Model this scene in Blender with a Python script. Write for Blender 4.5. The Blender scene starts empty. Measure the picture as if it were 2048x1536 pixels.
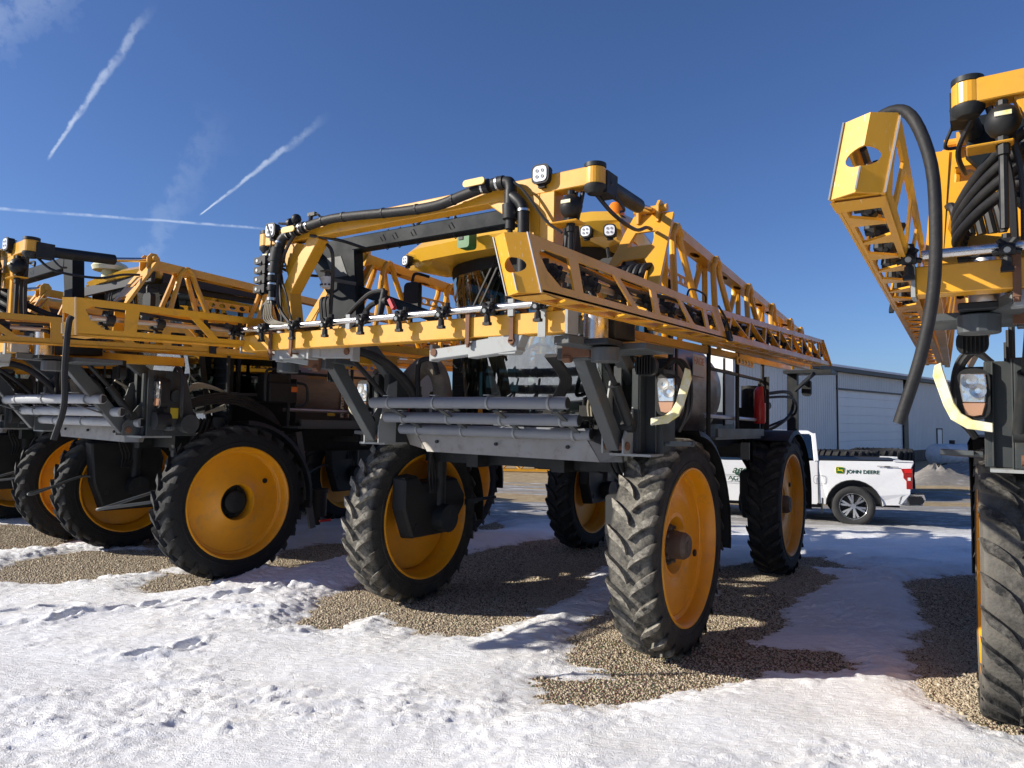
import bpy, math, random
import numpy as np
from mathutils import Vector, Matrix
from mathutils.geometry import tessellate_polygon
random.seed(7); RNG = np.random.default_rng(11)
SC = bpy.context.scene; COL = SC.collection; D = bpy.data
# ------------------------------------------------------------------ camera
cam = D.cameras.new('camera'); cam.sensor_width = 36; cam.lens = 24.54; cam.clip_end = 3000
co = D.objects.new('camera', cam); COL.objects.link(co)
R_ = Vector((0.99995, -0.00051, 0.00964)); U_ = Vector((-0.00965, -0.05308, 0.99854)); B_ = R_.cross(U_)
co.matrix_world = Matrix(((R_.x, U_.x, B_.x, 0), (R_.y, U_.y, B_.y, 0), (R_.z, U_.z, B_.z, 2.0037), (0, 0, 0, 1)))
SC.camera = co
# ------------------------------------------------------------------ sky, sun, exposure
SUN_EL, SUN_AZ = math.radians(27), math.atan2(-1.0, -0.12)      # azimuth from +Y towards +X: the sun stands at the left
W = D.worlds.new('World'); SC.world = W; W.use_nodes = True
wn, wl = W.node_tree.nodes, W.node_tree.links; wn.clear()
def WN(t, **k):
    n = wn.new(t)
    for a, b in k.items(): setattr(n, a, b)
    return n
sky = WN('ShaderNodeTexSky', sky_type='NISHITA', sun_disc=False, sun_elevation=SUN_EL, sun_rotation=SUN_AZ, altitude=200, air_density=1.0, dust_density=0.6, ozone_density=5.0)
wtc = WN('ShaderNodeTexCoord')
def wmath(op, a, b=None, c=None):
    n = WN('ShaderNodeMath', operation=op)
    for i, v in enumerate((a, b, c)):
        if v is None: continue
        if isinstance(v, (int, float)): n.inputs[i].default_value = v
        else: wl.new(v, n.inputs[i])
    return n.outputs[0]
def wdot(vec):
    n = WN('ShaderNodeVectorMath', operation='DOT_PRODUCT'); n.inputs[1].default_value = vec
    wl.new(wtc.outputs['Generated'], n.inputs[0]); return n.outputs['Value']
def wmap(v, a, b, c, d):
    n = WN('ShaderNodeMapRange', interpolation_type='SMOOTHSTEP')
    wl.new(v, n.inputs[0])
    for i, x in enumerate((a, b, c, d)): n.inputs[i + 1].default_value = x
    return n.outputs[0]
wnz = WN('ShaderNodeTexNoise'); wnz.inputs['Scale'].default_value = 38; wnz.inputs['Detail'].default_value = 6; wnz.inputs['Roughness'].default_value = .6
wl.new(wtc.outputs['Generated'], wnz.inputs['Vector'])
def contrail(d1, d2, w1, w2, a1, a2, soft):                       # a vapour trail between two directions of the sky
    d1, d2 = Vector(d1).normalized(), Vector(d2).normalized()
    n = d1.cross(d2).normalized(); t = n.cross(d1).normalized(); ang = d1.angle(d2)
    dist = wdot(n); along = wmath('DIVIDE', wmath('ARCTAN2', wdot(t), wdot(d1)), ang)
    wid = wmath('MULTIPLY_ADD', along, w2 - w1, w1)
    jit = wmath('MULTIPLY', wmath('SUBTRACT', wnz.outputs['Fac'], .5), wmath('MULTIPLY', wid, 2.6 * soft))
    r = wmath('DIVIDE', wmath('ABSOLUTE', wmath('ADD', dist, jit)), wid)
    core = wmap(r, 0.15, 1.0, 1.0, 0.0)
    ends = wmath('MULTIPLY', wmap(along, 0.0, .03, 0, 1), wmap(along, .72, 1.0, 1, 0))
    amp = wmath('MULTIPLY_ADD', along, a2 - a1, a1)
    brk = wmap(wnz.outputs['Fac'], .34, .62, .25, 1.0)
    return wmath('MULTIPLY', wmath('MULTIPLY', core, ends), wmath('MULTIPLY', amp, brk))
trails = [contrail((-.5387, .7895, .294), (-.4100, .7761, .480), .0018, .0085, .62, .18, 1.1),
          contrail((-.4017, .8788, .2576), (-.2362, .8872, .400), .0010, .0085, .72, .12, 1.0),
          contrail((-.6602, .7162, .224), (-.20, .94, .250), .0026, .0022, .45, .36, .6),
          contrail((-.4554, .8601, .195), (-.35, .8523, .40), .018, .03, .11, .02, 1.2),
          contrail((-.62, .70, .34), (-.46, .74, .50), .03, .035, .17, .15, 1.3)]
m = trails[0]
for t_ in trails[1:]: m = wmath('MAXIMUM', m, t_)
deep = WN('ShaderNodeMix', data_type='RGBA', blend_type='MULTIPLY'); deep.inputs['Factor'].default_value = 1; wl.new(sky.outputs[0], deep.inputs['A']); deep.inputs['B'].default_value = (.60, .67, .86, 1)      # the clear dry winter air of the photograph
mixs = WN('ShaderNodeMix', data_type='RGBA'); wl.new(m, mixs.inputs['Factor']); wl.new(deep.outputs['Result'], mixs.inputs['A']); mixs.inputs['B'].default_value = (6.2, 6.9, 8.0, 1)
bg = WN('ShaderNodeBackground'); bg.inputs['Strength'].default_value = 0.10; wl.new(mixs.outputs['Result'], bg.inputs['Color'])
wo = WN('ShaderNodeOutputWorld'); wl.new(bg.outputs[0], wo.inputs['Surface'])
sl = D.lights.new('sun', 'SUN'); sl.energy = 5.0; sl.angle = math.radians(.53); sl.color = (1, .93, .82)
so = D.objects.new('sun', sl); COL.objects.link(so)
sd = Vector((math.sin(SUN_AZ) * math.cos(SUN_EL), math.cos(SUN_AZ) * math.cos(SUN_EL), math.sin(SUN_EL)))
so.rotation_euler = sd.to_track_quat('Z', 'Y').to_euler(); so.location = sd * 40
SC.view_settings.view_transform = 'Standard'; SC.view_settings.look = 'None'; SC.view_settings.exposure = 0.5; SC.view_settings.gamma = 1; SC.view_settings.use_curve_mapping = False
# ------------------------------------------------------------------ materials
MAT = {}
def mat(name, base, rough=.5, metal=0, alt=None, scale=4, amt=.5, rrange=.1, bump=0, bscale=30, coat=0, alt2=None, s2=18, a2=.3, spec=None, stretch=None):
    """principled paint, rubber or metal with two noise-driven layers of dirt and wear"""
    m = D.materials.new(name); m.use_nodes = True; N, L = m.node_tree.nodes, m.node_tree.links
    p = N['Principled BSDF']; p.inputs['Roughness'].default_value = rough; p.inputs['Metallic'].default_value = metal; p.inputs['Coat Weight'].default_value = coat; p.inputs['Coat Roughness'].default_value = .15
    if spec is not None: p.inputs['Specular IOR Level'].default_value = spec
    tc = N.new('ShaderNodeTexCoord'); src = tc.outputs['Object']
    if stretch:
        mp = N.new('ShaderNodeMapping'); mp.inputs['Scale'].default_value = stretch; L.new(src, mp.inputs[0]); src = mp.outputs[0]
    def layer(prev, col, sc, am, lo, hi):
        nz = N.new('ShaderNodeTexNoise'); nz.inputs['Scale'].default_value = sc; nz.inputs['Detail'].default_value = 8; nz.inputs['Roughness'].default_value = .65; L.new(src, nz.inputs['Vector'])
        mr = N.new('ShaderNodeMapRange'); mr.inputs[1].default_value = lo; mr.inputs[2].default_value = hi; mr.inputs[4].default_value = am; L.new(nz.outputs['Fac'], mr.inputs[0])
        mx = N.new('ShaderNodeMix'); mx.data_type = 'RGBA'; L.new(mr.outputs[0], mx.inputs['Factor']); mx.inputs['B'].default_value = (*col, 1)
        if isinstance(prev, tuple): mx.inputs['A'].default_value = (*prev, 1)
        else: L.new(prev, mx.inputs['A'])
        return mx.outputs['Result'], nz.outputs['Fac']
    c = base
    if alt: c, nf = layer(c, alt, scale, amt, .42, .72)
    if alt2: c, _ = layer(c, alt2, s2, a2, .55, .70)
    if isinstance(c, tuple): p.inputs['Base Color'].default_value = (*c, 1)
    else: L.new(c, p.inputs['Base Color'])
    if alt:
        rr = N.new('ShaderNodeMapRange'); rr.inputs[1].default_value = .35; rr.inputs[2].default_value = .7; rr.inputs[3].default_value = rough; rr.inputs[4].default_value = min(1, rough + rrange); L.new(nf, rr.inputs[0]); L.new(rr.outputs[0], p.inputs['Roughness'])
    if bump:
        nz = N.new('ShaderNodeTexNoise'); nz.inputs['Scale'].default_value = bscale; nz.inputs['Detail'].default_value = 6; L.new(src, nz.inputs['Vector'])
        b = N.new('ShaderNodeBump'); b.inputs['Strength'].default_value = bump; b.inputs['Distance'].default_value = .02; L.new(nz.outputs['Fac'], b.inputs['Height']); L.new(b.outputs[0], p.inputs['Normal'])
    MAT[name] = m; return m
mat('yellow', (.70, .335, .016), .34, alt=(.46, .25, .04), scale=3, amt=.35, rrange=.25, coat=.25, alt2=(.30, .17, .05), s2=9, a2=.35)
mat('rim_yellow', (.78, .325, .004), .36, alt=(.50, .22, .02), scale=2.2, amt=.4, rrange=.25, coat=.2, alt2=(.30, .20, .10), s2=7, a2=.35)
mat('roof_yellow', (.72, .40, .03), .28, alt=(.55, .27, .03), scale=3, amt=.3, coat=.5)
mat('charcoal', (.014, .017, .019), .45, alt=(.032, .031, .028), scale=3, amt=.5, rrange=.2, bump=.05, alt2=(.09, .078, .062), s2=7, a2=.25, spec=.3)
mat('dark_paint', (.007, .011, .014), .5, alt=(.014, .016, .017), scale=3, amt=.5, rrange=.2, spec=.15)
mat('blue_grey', (.20, .24, .28), .45, alt=(.14, .16, .18), scale=3, amt=.5)
mat('slate', (.036, .043, .046), .42, alt=(.058, .057, .052), scale=3, amt=.5, rrange=.2, alt2=(.11, .092, .07), s2=8, a2=.3, spec=.3)
mat('grey_paint', (.058, .069, .073), .42, alt=(.095, .09, .082), scale=3, amt=.5, rrange=.2, alt2=(.10, .06, .035), s2=8, a2=.5)
mat('light_grey', (.27, .29, .29), .5, alt=(.30, .29, .27), scale=4, amt=.5, alt2=(.16, .10, .07), s2=9, a2=.4)
mat('pvc', (.17, .185, .21), .42, alt=(.26, .26, .26), scale=3, amt=.45, rrange=.2)
mat('pvc_light', (.36, .38, .40), .42, alt=(.24, .24, .24), scale=3, amt=.5, rrange=.2)
mat('plastic', (.011, .012, .013), .45, alt=(.030, .029, .027), scale=5, amt=.5, rrange=.2, spec=.3)
mat('hose', (.014, .014, .015), .55, alt=(.042, .039, .036), scale=7, amt=.6, bump=.1, bscale=60, spec=.3)
mat('cable', (.015, .015, .016), .5)
mat('cable_tan', (.30, .27, .20), .5)
mat('steel', (.55, .52, .48), .30, 1.0, alt=(.30, .26, .22), scale=2, amt=.7, rrange=.3, stretch=(1, 1, 6))
mat('plate_steel', (.30, .285, .26), .5, .35, alt=(.20, .18, .15), scale=2.5, amt=.6, rrange=.2, alt2=(.13, .10, .08), s2=10, a2=.4)
mat('tank_steel', (.30, .26, .235), .32, .85, alt=(.17, .14, .12), scale=2, amt=.7, rrange=.25, stretch=(1, 1, 3))
mat('chrome', (.62, .61, .59), .20, 1.0, alt=(.38, .36, .33), scale=8, amt=.5, rrange=.2)
mat('rust', (.16, .075, .04), .8, alt=(.08, .045, .03), scale=9, amt=.6)
mat('wear', (.55, .54, .52), .35, .8)
mat('red', (.45, .02, .02), .35)
mat('green', (.03, .16, .035), .45, alt=(.08, .2, .07), scale=6, amt=.3)
mat('white', (.72, .72, .70), .4, alt=(.5, .49, .46), scale=3, amt=.3)
mat('sticker', (.55, .54, .50), .5)
mat('guard_yellow', (.70, .68, .56), .5, alt=(.62, .52, .06), scale=9, amt=.95)
mat('safety_yellow', (.60, .46, .03), .5)
mat('black', (.008, .008, .009), .6)
mat('amber', (.75, .20, .01), .15)
mat('orange_print', (.55, .13, .015), .5)
mat('gold_print', (.45, .24, .03), .5)
mat('green_print', (.01, .07, .035), .4)
mat('logo_green', (.015, .12, .03), .35)
mat('logo_yellow', (.75, .62, .02), .4)
mat('truck_white', (.78, .79, .80), .22, alt=(.66, .65, .63), scale=2, amt=.25, rrange=.15, coat=.6)
mat('tail_red', (.30, .008, .01), .12, coat=.8)
mat('tail_bright', (.65, .02, .02), .2)
mat('fabric', (.13, .11, .085), .9, alt=(.34, .29, .22), scale=2.5, amt=.8, bump=.4, bscale=90)
mat('seat', (.035, .035, .038), .8)
mat('brown_metal', (.19, .085, .06), .5, alt=(.14, .065, .05), scale=2, amt=.4)
mat('wainscot', (.075, .05, .04), .5, alt=(.10, .075, .06), scale=2, amt=.4)
mat('shed_white', (.66, .66, .64), .42, alt=(.55, .55, .53), scale=.7, amt=.4)
mat('door_white', (.80, .79, .77), .4, alt=(.70, .69, .67), scale=.8, amt=.4)
mat('fascia', (.022, .018, .016), .5)
mat('roof_snow', (.80, .82, .85), .9)
mat('tank_white', (.58, .60, .62), .5, alt=(.30, .30, .29), scale=2, amt=.8)
def tyre_mat(name, base, lug, dust, amt):
    """rubber whose lug tops carry dried dust and scuffs, on one tyre painted shade"""
    m = mat(name, base, .72, alt=dust, scale=5, amt=amt * .28, bump=.35, bscale=45, spec=.3)
    N, L = m.node_tree.nodes, m.node_tree.links; p = N['Principled BSDF']
    tc = N.new('ShaderNodeTexCoord'); sp = N.new('ShaderNodeSeparateXYZ'); L.new(tc.outputs['Object'], sp.inputs[0])
    cb = N.new('ShaderNodeCombineXYZ'); L.new(sp.outputs[0], cb.inputs[0]); L.new(sp.outputs[2], cb.inputs[2])
    ln = N.new('ShaderNodeVectorMath'); ln.operation = 'LENGTH'; L.new(cb.outputs[0], ln.inputs[0])
    mr = N.new('ShaderNodeMapRange'); mr.inputs[1].default_value = .875; mr.inputs[2].default_value = .925; L.new(ln.outputs['Value'], mr.inputs[0])
    nz = N.new('ShaderNodeTexNoise'); nz.inputs['Scale'].default_value = 14; nz.inputs['Detail'].default_value = 8; nz.inputs['Roughness'].default_value = .75; L.new(tc.outputs['Object'], nz.inputs['Vector'])
    m2 = N.new('ShaderNodeMapRange'); m2.inputs[1].default_value = .35; m2.inputs[2].default_value = .65; m2.inputs[4].default_value = amt; L.new(nz.outputs['Fac'], m2.inputs[0])
    mu = N.new('ShaderNodeMath'); mu.operation = 'MULTIPLY'; L.new(mr.outputs[0], mu.inputs[0]); L.new(m2.outputs[0], mu.inputs[1])
    mx = N.new('ShaderNodeMix'); mx.data_type = 'RGBA'; L.new(mu.outputs[0], mx.inputs['Factor']); mx.inputs['B'].default_value = (*lug, 1)
    L.new(p.inputs['Base Color'].links[0].from_socket, mx.inputs['A']); L.new(mx.outputs['Result'], p.inputs['Base Color'])
tyre_mat('tyre_dusty', (.020, .020, .020), (.34, .315, .26), (.125, .115, .092), 1.0)
tyre_mat('tyre_worn_shaded', (.105, .098, .086), (.014, .014, .014), (.20, .185, .15), 1.3)  # worn tyre: shade on the lugs painted as dark colour over dusty grey
tyre_mat('tyre_clean', (.010, .011, .012), (.085, .085, .083), (.03, .029, .027), .6)
tyre_mat('tyre_flat', (.016, .016, .017), (.04, .04, .038), (.03, .03, .028), .5)
mat('alloy', (.62, .63, .64), .25, .85); mat('door_seam', (.08, .08, .085), .5)
mat('safety_handle', (.66, .42, .08), .45, alt=(.5, .36, .15), scale=5, amt=.5)
mat('rust_hub', (.085, .065, .05), .6, alt=(.16, .14, .12), scale=6, amt=.7)
mat('truck_tyre', (.022, .022, .023), .75, alt=(.06, .058, .055), scale=6, amt=.5, bump=.3, bscale=60)
def glass_mat(name, tint, alpha):
    m = D.materials.new(name); m.use_nodes = True; N, L = m.node_tree.nodes, m.node_tree.links; N.clear()
    tr = N.new('ShaderNodeBsdfTransparent'); tr.inputs[0].default_value = (*tint, 1); gl = N.new('ShaderNodeBsdfGlossy'); gl.inputs['Roughness'].default_value = .02; gl.inputs[0].default_value = (.9, .95, .95, 1)
    fr = N.new('ShaderNodeFresnel'); fr.inputs[0].default_value = 1.5; mr = N.new('ShaderNodeMath'); mr.operation = 'ADD'; mr.inputs[1].default_value = alpha; L.new(fr.outputs[0], mr.inputs[0])
    mx = N.new('ShaderNodeMixShader'); L.new(mr.outputs[0], mx.inputs[0]); L.new(tr.outputs[0], mx.inputs[1]); L.new(gl.outputs[0], mx.inputs[2])
    o = N.new('ShaderNodeOutputMaterial'); L.new(mx.outputs[0], o.inputs[0]); MAT[name] = m
glass_mat('glass', (.42, .55, .53), .27); glass_mat('dark_glass', (.10, .13, .13), .08)
def lens_mat(name):
    m = mat(name, (.72, .73, .75), .10, .85, coat=1); N, L = m.node_tree.nodes, m.node_tree.links
    tc = N.new('ShaderNodeTexCoord'); v = N.new('ShaderNodeTexVoronoi'); v.feature = 'SMOOTH_F1'; v.inputs['Scale'].default_value = 22; L.new(tc.outputs['Object'], v.inputs['Vector'])
    b = N.new('ShaderNodeBump'); b.inputs['Strength'].default_value = .12; b.inputs['Distance'].default_value = .02; L.new(v.outputs['Distance'], b.inputs['Height']); L.new(b.outputs[0], N['Principled BSDF'].inputs['Normal'])
lens_mat('lens')
mat('led_white', (.85, .86, .88), .15, coat=1)
mat('lens_amber', (.55, .30, .18), .12, .3, coat=1)
# ------------------------------------------------------------------ mesh builder
class MB:
    def __init__(s): s.v = []; s.f = []
    def add(s, vs, fs):
        o = len(s.v); s.v += [tuple(a) for a in vs]; s.f += [tuple(i + o for i in f) for f in fs]; return s
    def box(s, c, d, rz=0, taper=1):
        x, y, z = d[0] / 2, d[1] / 2, d[2] / 2; cs, sn = math.cos(rz), math.sin(rz); vs = []
        for k, t in ((-z, 1), (z, taper)):
            for a, b in ((-x, -y), (x, -y), (x, y), (-x, y)):
                a, b = a * t, b * t; vs.append((c[0] + a * cs - b * sn, c[1] + a * sn + b * cs, c[2] + k))
        return s.add(vs, [(3, 2, 1, 0), (4, 5, 6, 7), (0, 1, 5, 4), (1, 2, 6, 5), (2, 3, 7, 6), (3, 0, 4, 7)])
    def beam(s, p, q, w, h, up=(0, 0, 1), w2=None, h2=None):
        p, q = Vector(p), Vector(q); t = (q - p).normalized(); u = Vector(up)
        if abs(t.dot(u)) > .95: u = Vector((1, 0, 0))
        a = t.cross(u).normalized(); b = a.cross(t).normalized(); w2 = w2 or w; h2 = h2 or h; vs = []
        for P, ww, hh in ((p, w, h), (q, w2, h2)):
            for i, j in ((-1, -1), (1, -1), (1, 1), (-1, 1)): vs.append(P + a * (i * ww / 2) + b * (j * hh / 2))
        return s.add(vs, [(3, 2, 1, 0), (4, 5, 6, 7), (0, 1, 5, 4), (1, 2, 6, 5), (2, 3, 7, 6), (3, 0, 4, 7)])
    def tube(s, pts, r, n=8, smooth=True, rads=None):
        P = [Vector(p) for p in pts]
        if smooth and len(P) > 2:
            Q = []; m_ = 6 if len(P) < 7 else 4; E = [P[0] * 2 - P[1]] + P + [P[-1] * 2 - P[-2]]
            for i in range(1, len(E) - 2):
                for k in range(m_):
                    t = k / m_; a, b, c, d = E[i - 1:i + 3]
                    Q.append(.5 * ((2 * b) + (c - a) * t + (2 * a - 5 * b + 4 * c - d) * t * t + (3 * b - a - 3 * c + d) * t ** 3))
            P = Q + [P[-1]]
        o = len(s.v); up = None
        for i, p in enumerate(P):
            t = (P[min(i + 1, len(P) - 1)] - P[max(i - 1, 0)]).normalized()
            if up is None:
                up = Vector((0, 0, 1)) if abs(t.z) < .9 else Vector((1, 0, 0))
            a = t.cross(up).normalized(); up = a.cross(t).normalized(); rr = rads[i] if rads else r
            for k in range(n):
                g = 2 * math.pi * k / n; s.v.append(tuple(p + a * (math.cos(g) * rr) + up * (math.sin(g) * rr)))
        for i in range(len(P) - 1):
            for k in range(n):
                k2 = (k + 1) % n; s.f.append((o + i * n + k, o + i * n + k2, o + (i + 1) * n + k2, o + (i + 1) * n + k))
        e = o + (len(P) - 1) * n
        s.f.append(tuple(o + k for k in reversed(range(n)))); s.f.append(tuple(e + k for k in range(n))); return s
    def cyl(s, p, q, r, r2=None, n=14):
        r2 = r if r2 is None else r2; return s.tube([p, q], r, n, False, [r, r2])
    def pipe(s, p, q, r, ri, n=16):                                # an open pipe with a wall
        p, q = Vector(p), Vector(q); t = (q - p).normalized(); u = Vector((0, 0, 1)) if abs(t.z) < .9 else Vector((1, 0, 0)); a = t.cross(u).normalized(); b = a.cross(t)
        vs = []
        for P, R in ((p, r), (q, r), (q, ri), (q - t * .12, ri), (p + t * .12, ri), (p, ri)):
            for k in range(n):
                g = 2 * math.pi * k / n; vs.append(P + a * math.cos(g) * R + b * math.sin(g) * R)
        fs = []
        for i, j in ((0, 1), (1, 2), (2, 3), (4, 5), (5, 0)):
            for k in range(n): k2 = (k + 1) % n; fs.append((i * n + k, i * n + k2, j * n + k2, j * n + k))
        fs.append(tuple(3 * n + k for k in range(n))); fs.append(tuple(4 * n + k for k in reversed(range(n)))); return s.add(vs, fs)
    def lathe(s, prof, c=(0, 0, 0), n=40, axis='y', closed=False):
        o = len(s.v); m_ = len(prof)
        for k in range(n):
            g = 2 * math.pi * k / n; cs, sn = math.cos(g), math.sin(g)
            for a, r in prof:
                s.v.append((c[0] + r * cs, c[1] + a, c[2] + r * sn) if axis == 'y' else ((c[0] + r * cs, c[1] + r * sn, c[2] + a) if axis == 'z' else (c[0] + a, c[1] + r * cs, c[2] + r * sn)))
        for k in range(n):
            k2 = (k + 1) % n
            for i in range(m_ - 1 + (1 if closed else 0)):
                j = (i + 1) % m_; s.f.append((o + k * m_ + i, o + k * m_ + j, o + k2 * m_ + j, o + k2 * m_ + i))
        return s
    def plate(s, outer, holes, M, th):
        """a flat sheet with cut-outs; M(a, b, c) maps sheet coordinates to space, c runs through the thickness"""
        loops = [outer] + list(holes); flat = [p for l in loops for p in l]; nf = len(flat)
        tri = tessellate_polygon([[Vector((a, b, 0)) for a, b in l] for l in loops])
        o = len(s.v)
        for c in (0, th): s.v += [tuple(M(a, b, c)) for a, b in flat]
        for t in tri: s.f.append(tuple(o + i for i in t)); s.f.append(tuple(o + nf + i for i in reversed(t)))
        k = 0
        for l in loops:
            for i in range(len(l)):
                j = (i + 1) % len(l); s.f.append((o + k + i, o + k + j, o + nf + k + j, o + nf + k + i))
            k += len(l)
        return s
    def prism(s, poly, p0, p1, flip=False):
        """loft between two 3D polygons given as lists"""
        n = len(p0); o = len(s.v); s.v += [tuple(a) for a in p0] + [tuple(a) for a in p1]
        for i in range(n): j = (i + 1) % n; s.f.append((o + i, o + j, o + n + j, o + n + i))
        for t in tessellate_polygon([[Vector(a) for a in p0]]): s.f.append(tuple(o + i for i in t))
        for t in tessellate_polygon([[Vector(a) for a in p1]]): s.f.append(tuple(o + n + i for i in t))
        return s
    def ball(s, c, r, n=12, m_=7, sz=1):
        prof = [(math.sin(-math.pi / 2 + math.pi * i / m_) * r * sz, max(1e-4, math.cos(-math.pi / 2 + math.pi * i / m_) * r)) for i in range(m_ + 1)]
        return s.lathe(prof, c, n, 'z')
    def rbox(s, c, d, r=.02, axis=0, n=3):
        """box rounded round one axis"""
        ax = [i for i in range(3) if i != axis]; a, b = d[ax[0]] / 2, d[ax[1]] / 2; r = min(r, a, b); pts = []
        for cx, cy, st in ((a - r, b - r, 0), (-a + r, b - r, 90), (-a + r, -b + r, 180), (a - r, -b + r, 270)):
            for k in range(n + 1):
                g = math.radians(st + 90 * k / n); pts.append((cx + r * math.cos(g), cy + r * math.sin(g)))
        def mk(x):
            out = []
            for p in pts:
                v = [0, 0, 0]; v[axis] = c[axis] + x; v[ax[0]] = c[ax[0]] + p[0]; v[ax[1]] = c[ax[1]] + p[1]; out.append(v)
            return out
        return s.prism(None, mk(-d[axis] / 2), mk(d[axis] / 2))
    def mesh(s, name, m, smooth=False):
        me = D.meshes.new(name); me.from_pydata(s.v, [], s.f); me.materials.append(m if not isinstance(m, str) else MAT[m])
        import bmesh as B; bm = B.new(); bm.from_mesh(me); B.ops.recalc_face_normals(bm, faces=bm.faces); bm.to_mesh(me); bm.free()
        if smooth:
            me.shade_smooth()
            try: me.set_sharp_from_angle(angle=math.radians(38))
            except Exception: pass
        return me
CACHE = {}
def clusters(b):
    """separate a builder into groups of pieces that touch each other"""
    n = len(b.v); par = list(range(n))
    def find(a):
        while par[a] != a: par[a] = par[par[a]]; a = par[a]
        return a
    for f in b.f:
        r = find(f[0])
        for k in f[1:]:
            q = find(k)
            if q != r: par[q] = r
    comp = {}
    for k in range(n): comp.setdefault(find(k), []).append(k)
    V = np.array(b.v); cs = [[set(c), V[c].min(0), V[c].max(0)] for c in comp.values()]; E = .012; go = len(cs) > 1
    while go:
        go = False
        for a in range(len(cs)):
            for c in range(len(cs) - 1, a, -1):
                if (cs[a][1] - E < cs[c][2]).all() and (cs[c][1] - E < cs[a][2]).all():
                    cs[a][0] |= cs[c][0]; cs[a][1] = np.minimum(cs[a][1], cs[c][1]); cs[a][2] = np.maximum(cs[a][2], cs[c][2]); cs.pop(c); go = True
    return cs
def P(name, m, fn, parent=None, key=None, loc=None, smooth=False, bev=0, rot=None, whole=False):
    """a part: fn fills a builder; pieces that do not touch become objects of their own; equal keys share mesh data"""
    k = (key, m) if key else None
    if k and k in CACHE: ms, kind = CACHE[k]
    else:
        b = MB(); fn(b); kind = None; cs = [] if whole else clusters(b)
        if len(cs) > 1 and max((c[2] - c[1]).max() for c in cs) < .075: cs = []; kind = 'stuff'
        if len(cs) <= 1: ms = [b.mesh(name, m, smooth)]
        else:
            cs.sort(key=lambda c: -float(np.prod(c[2] - c[1] + .01))); ms = []
            for c in cs:
                o_ = MB(); ix = sorted(c[0]); mp = {q: t for t, q in enumerate(ix)}; o_.v = [b.v[q] for q in ix]; o_.f = [tuple(mp[q] for q in f) for f in b.f if f[0] in mp]; ms.append(o_.mesh(name, m, smooth))
        if k: CACHE[k] = (ms, kind)
    first = None
    for me in ms:
        o = D.objects.new(name, me); COL.objects.link(o); first = first or o
        if kind: o['kind'] = kind
        if parent: o.parent = parent
        if loc is not None: o.location = loc
        if rot is not None: o.rotation_euler = rot
        if bev:
            md = o.modifiers.new('bevel', 'BEVEL'); md.width = bev; md.segments = 1; md.limit_method = 'ANGLE'; md.angle_limit = math.radians(40)
    return first
def tag(o, label=None, cat=None, group=None, kind=None):
    for k, v in (('label', label), ('category', cat), ('group', group), ('kind', kind)):
        if v: o[k] = v
    return o
def empty(name, loc=(0, 0, 0), rz=0):
    o = D.objects.new(name, None); COL.objects.link(o); o.location = loc; o.rotation_euler = (0, 0, rz); o.empty_display_size = .3; return o
def text(name, body, m, size, parent, M, shear=0, extrude=.002, align='CENTER', sx=1, bold=0):
    c = D.curves.new(name, 'FONT'); c.body = body; c.size = size; c.shear = shear; c.extrude = extrude * .4; c.offset = bold; c.align_x = align; c.align_y = 'CENTER'
    t = D.objects.new(name, c); COL.objects.link(t); dg = bpy.context.evaluated_depsgraph_get(); me = D.meshes.new_from_object(t.evaluated_get(dg)); D.objects.remove(t)
    me.materials.clear(); me.materials.append(MAT[m]); me.transform(M @ Matrix.Diagonal((sx, 1, 1, 1)))
    o = D.objects.new(name, me); COL.objects.link(o); o.parent = parent; return o
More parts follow.
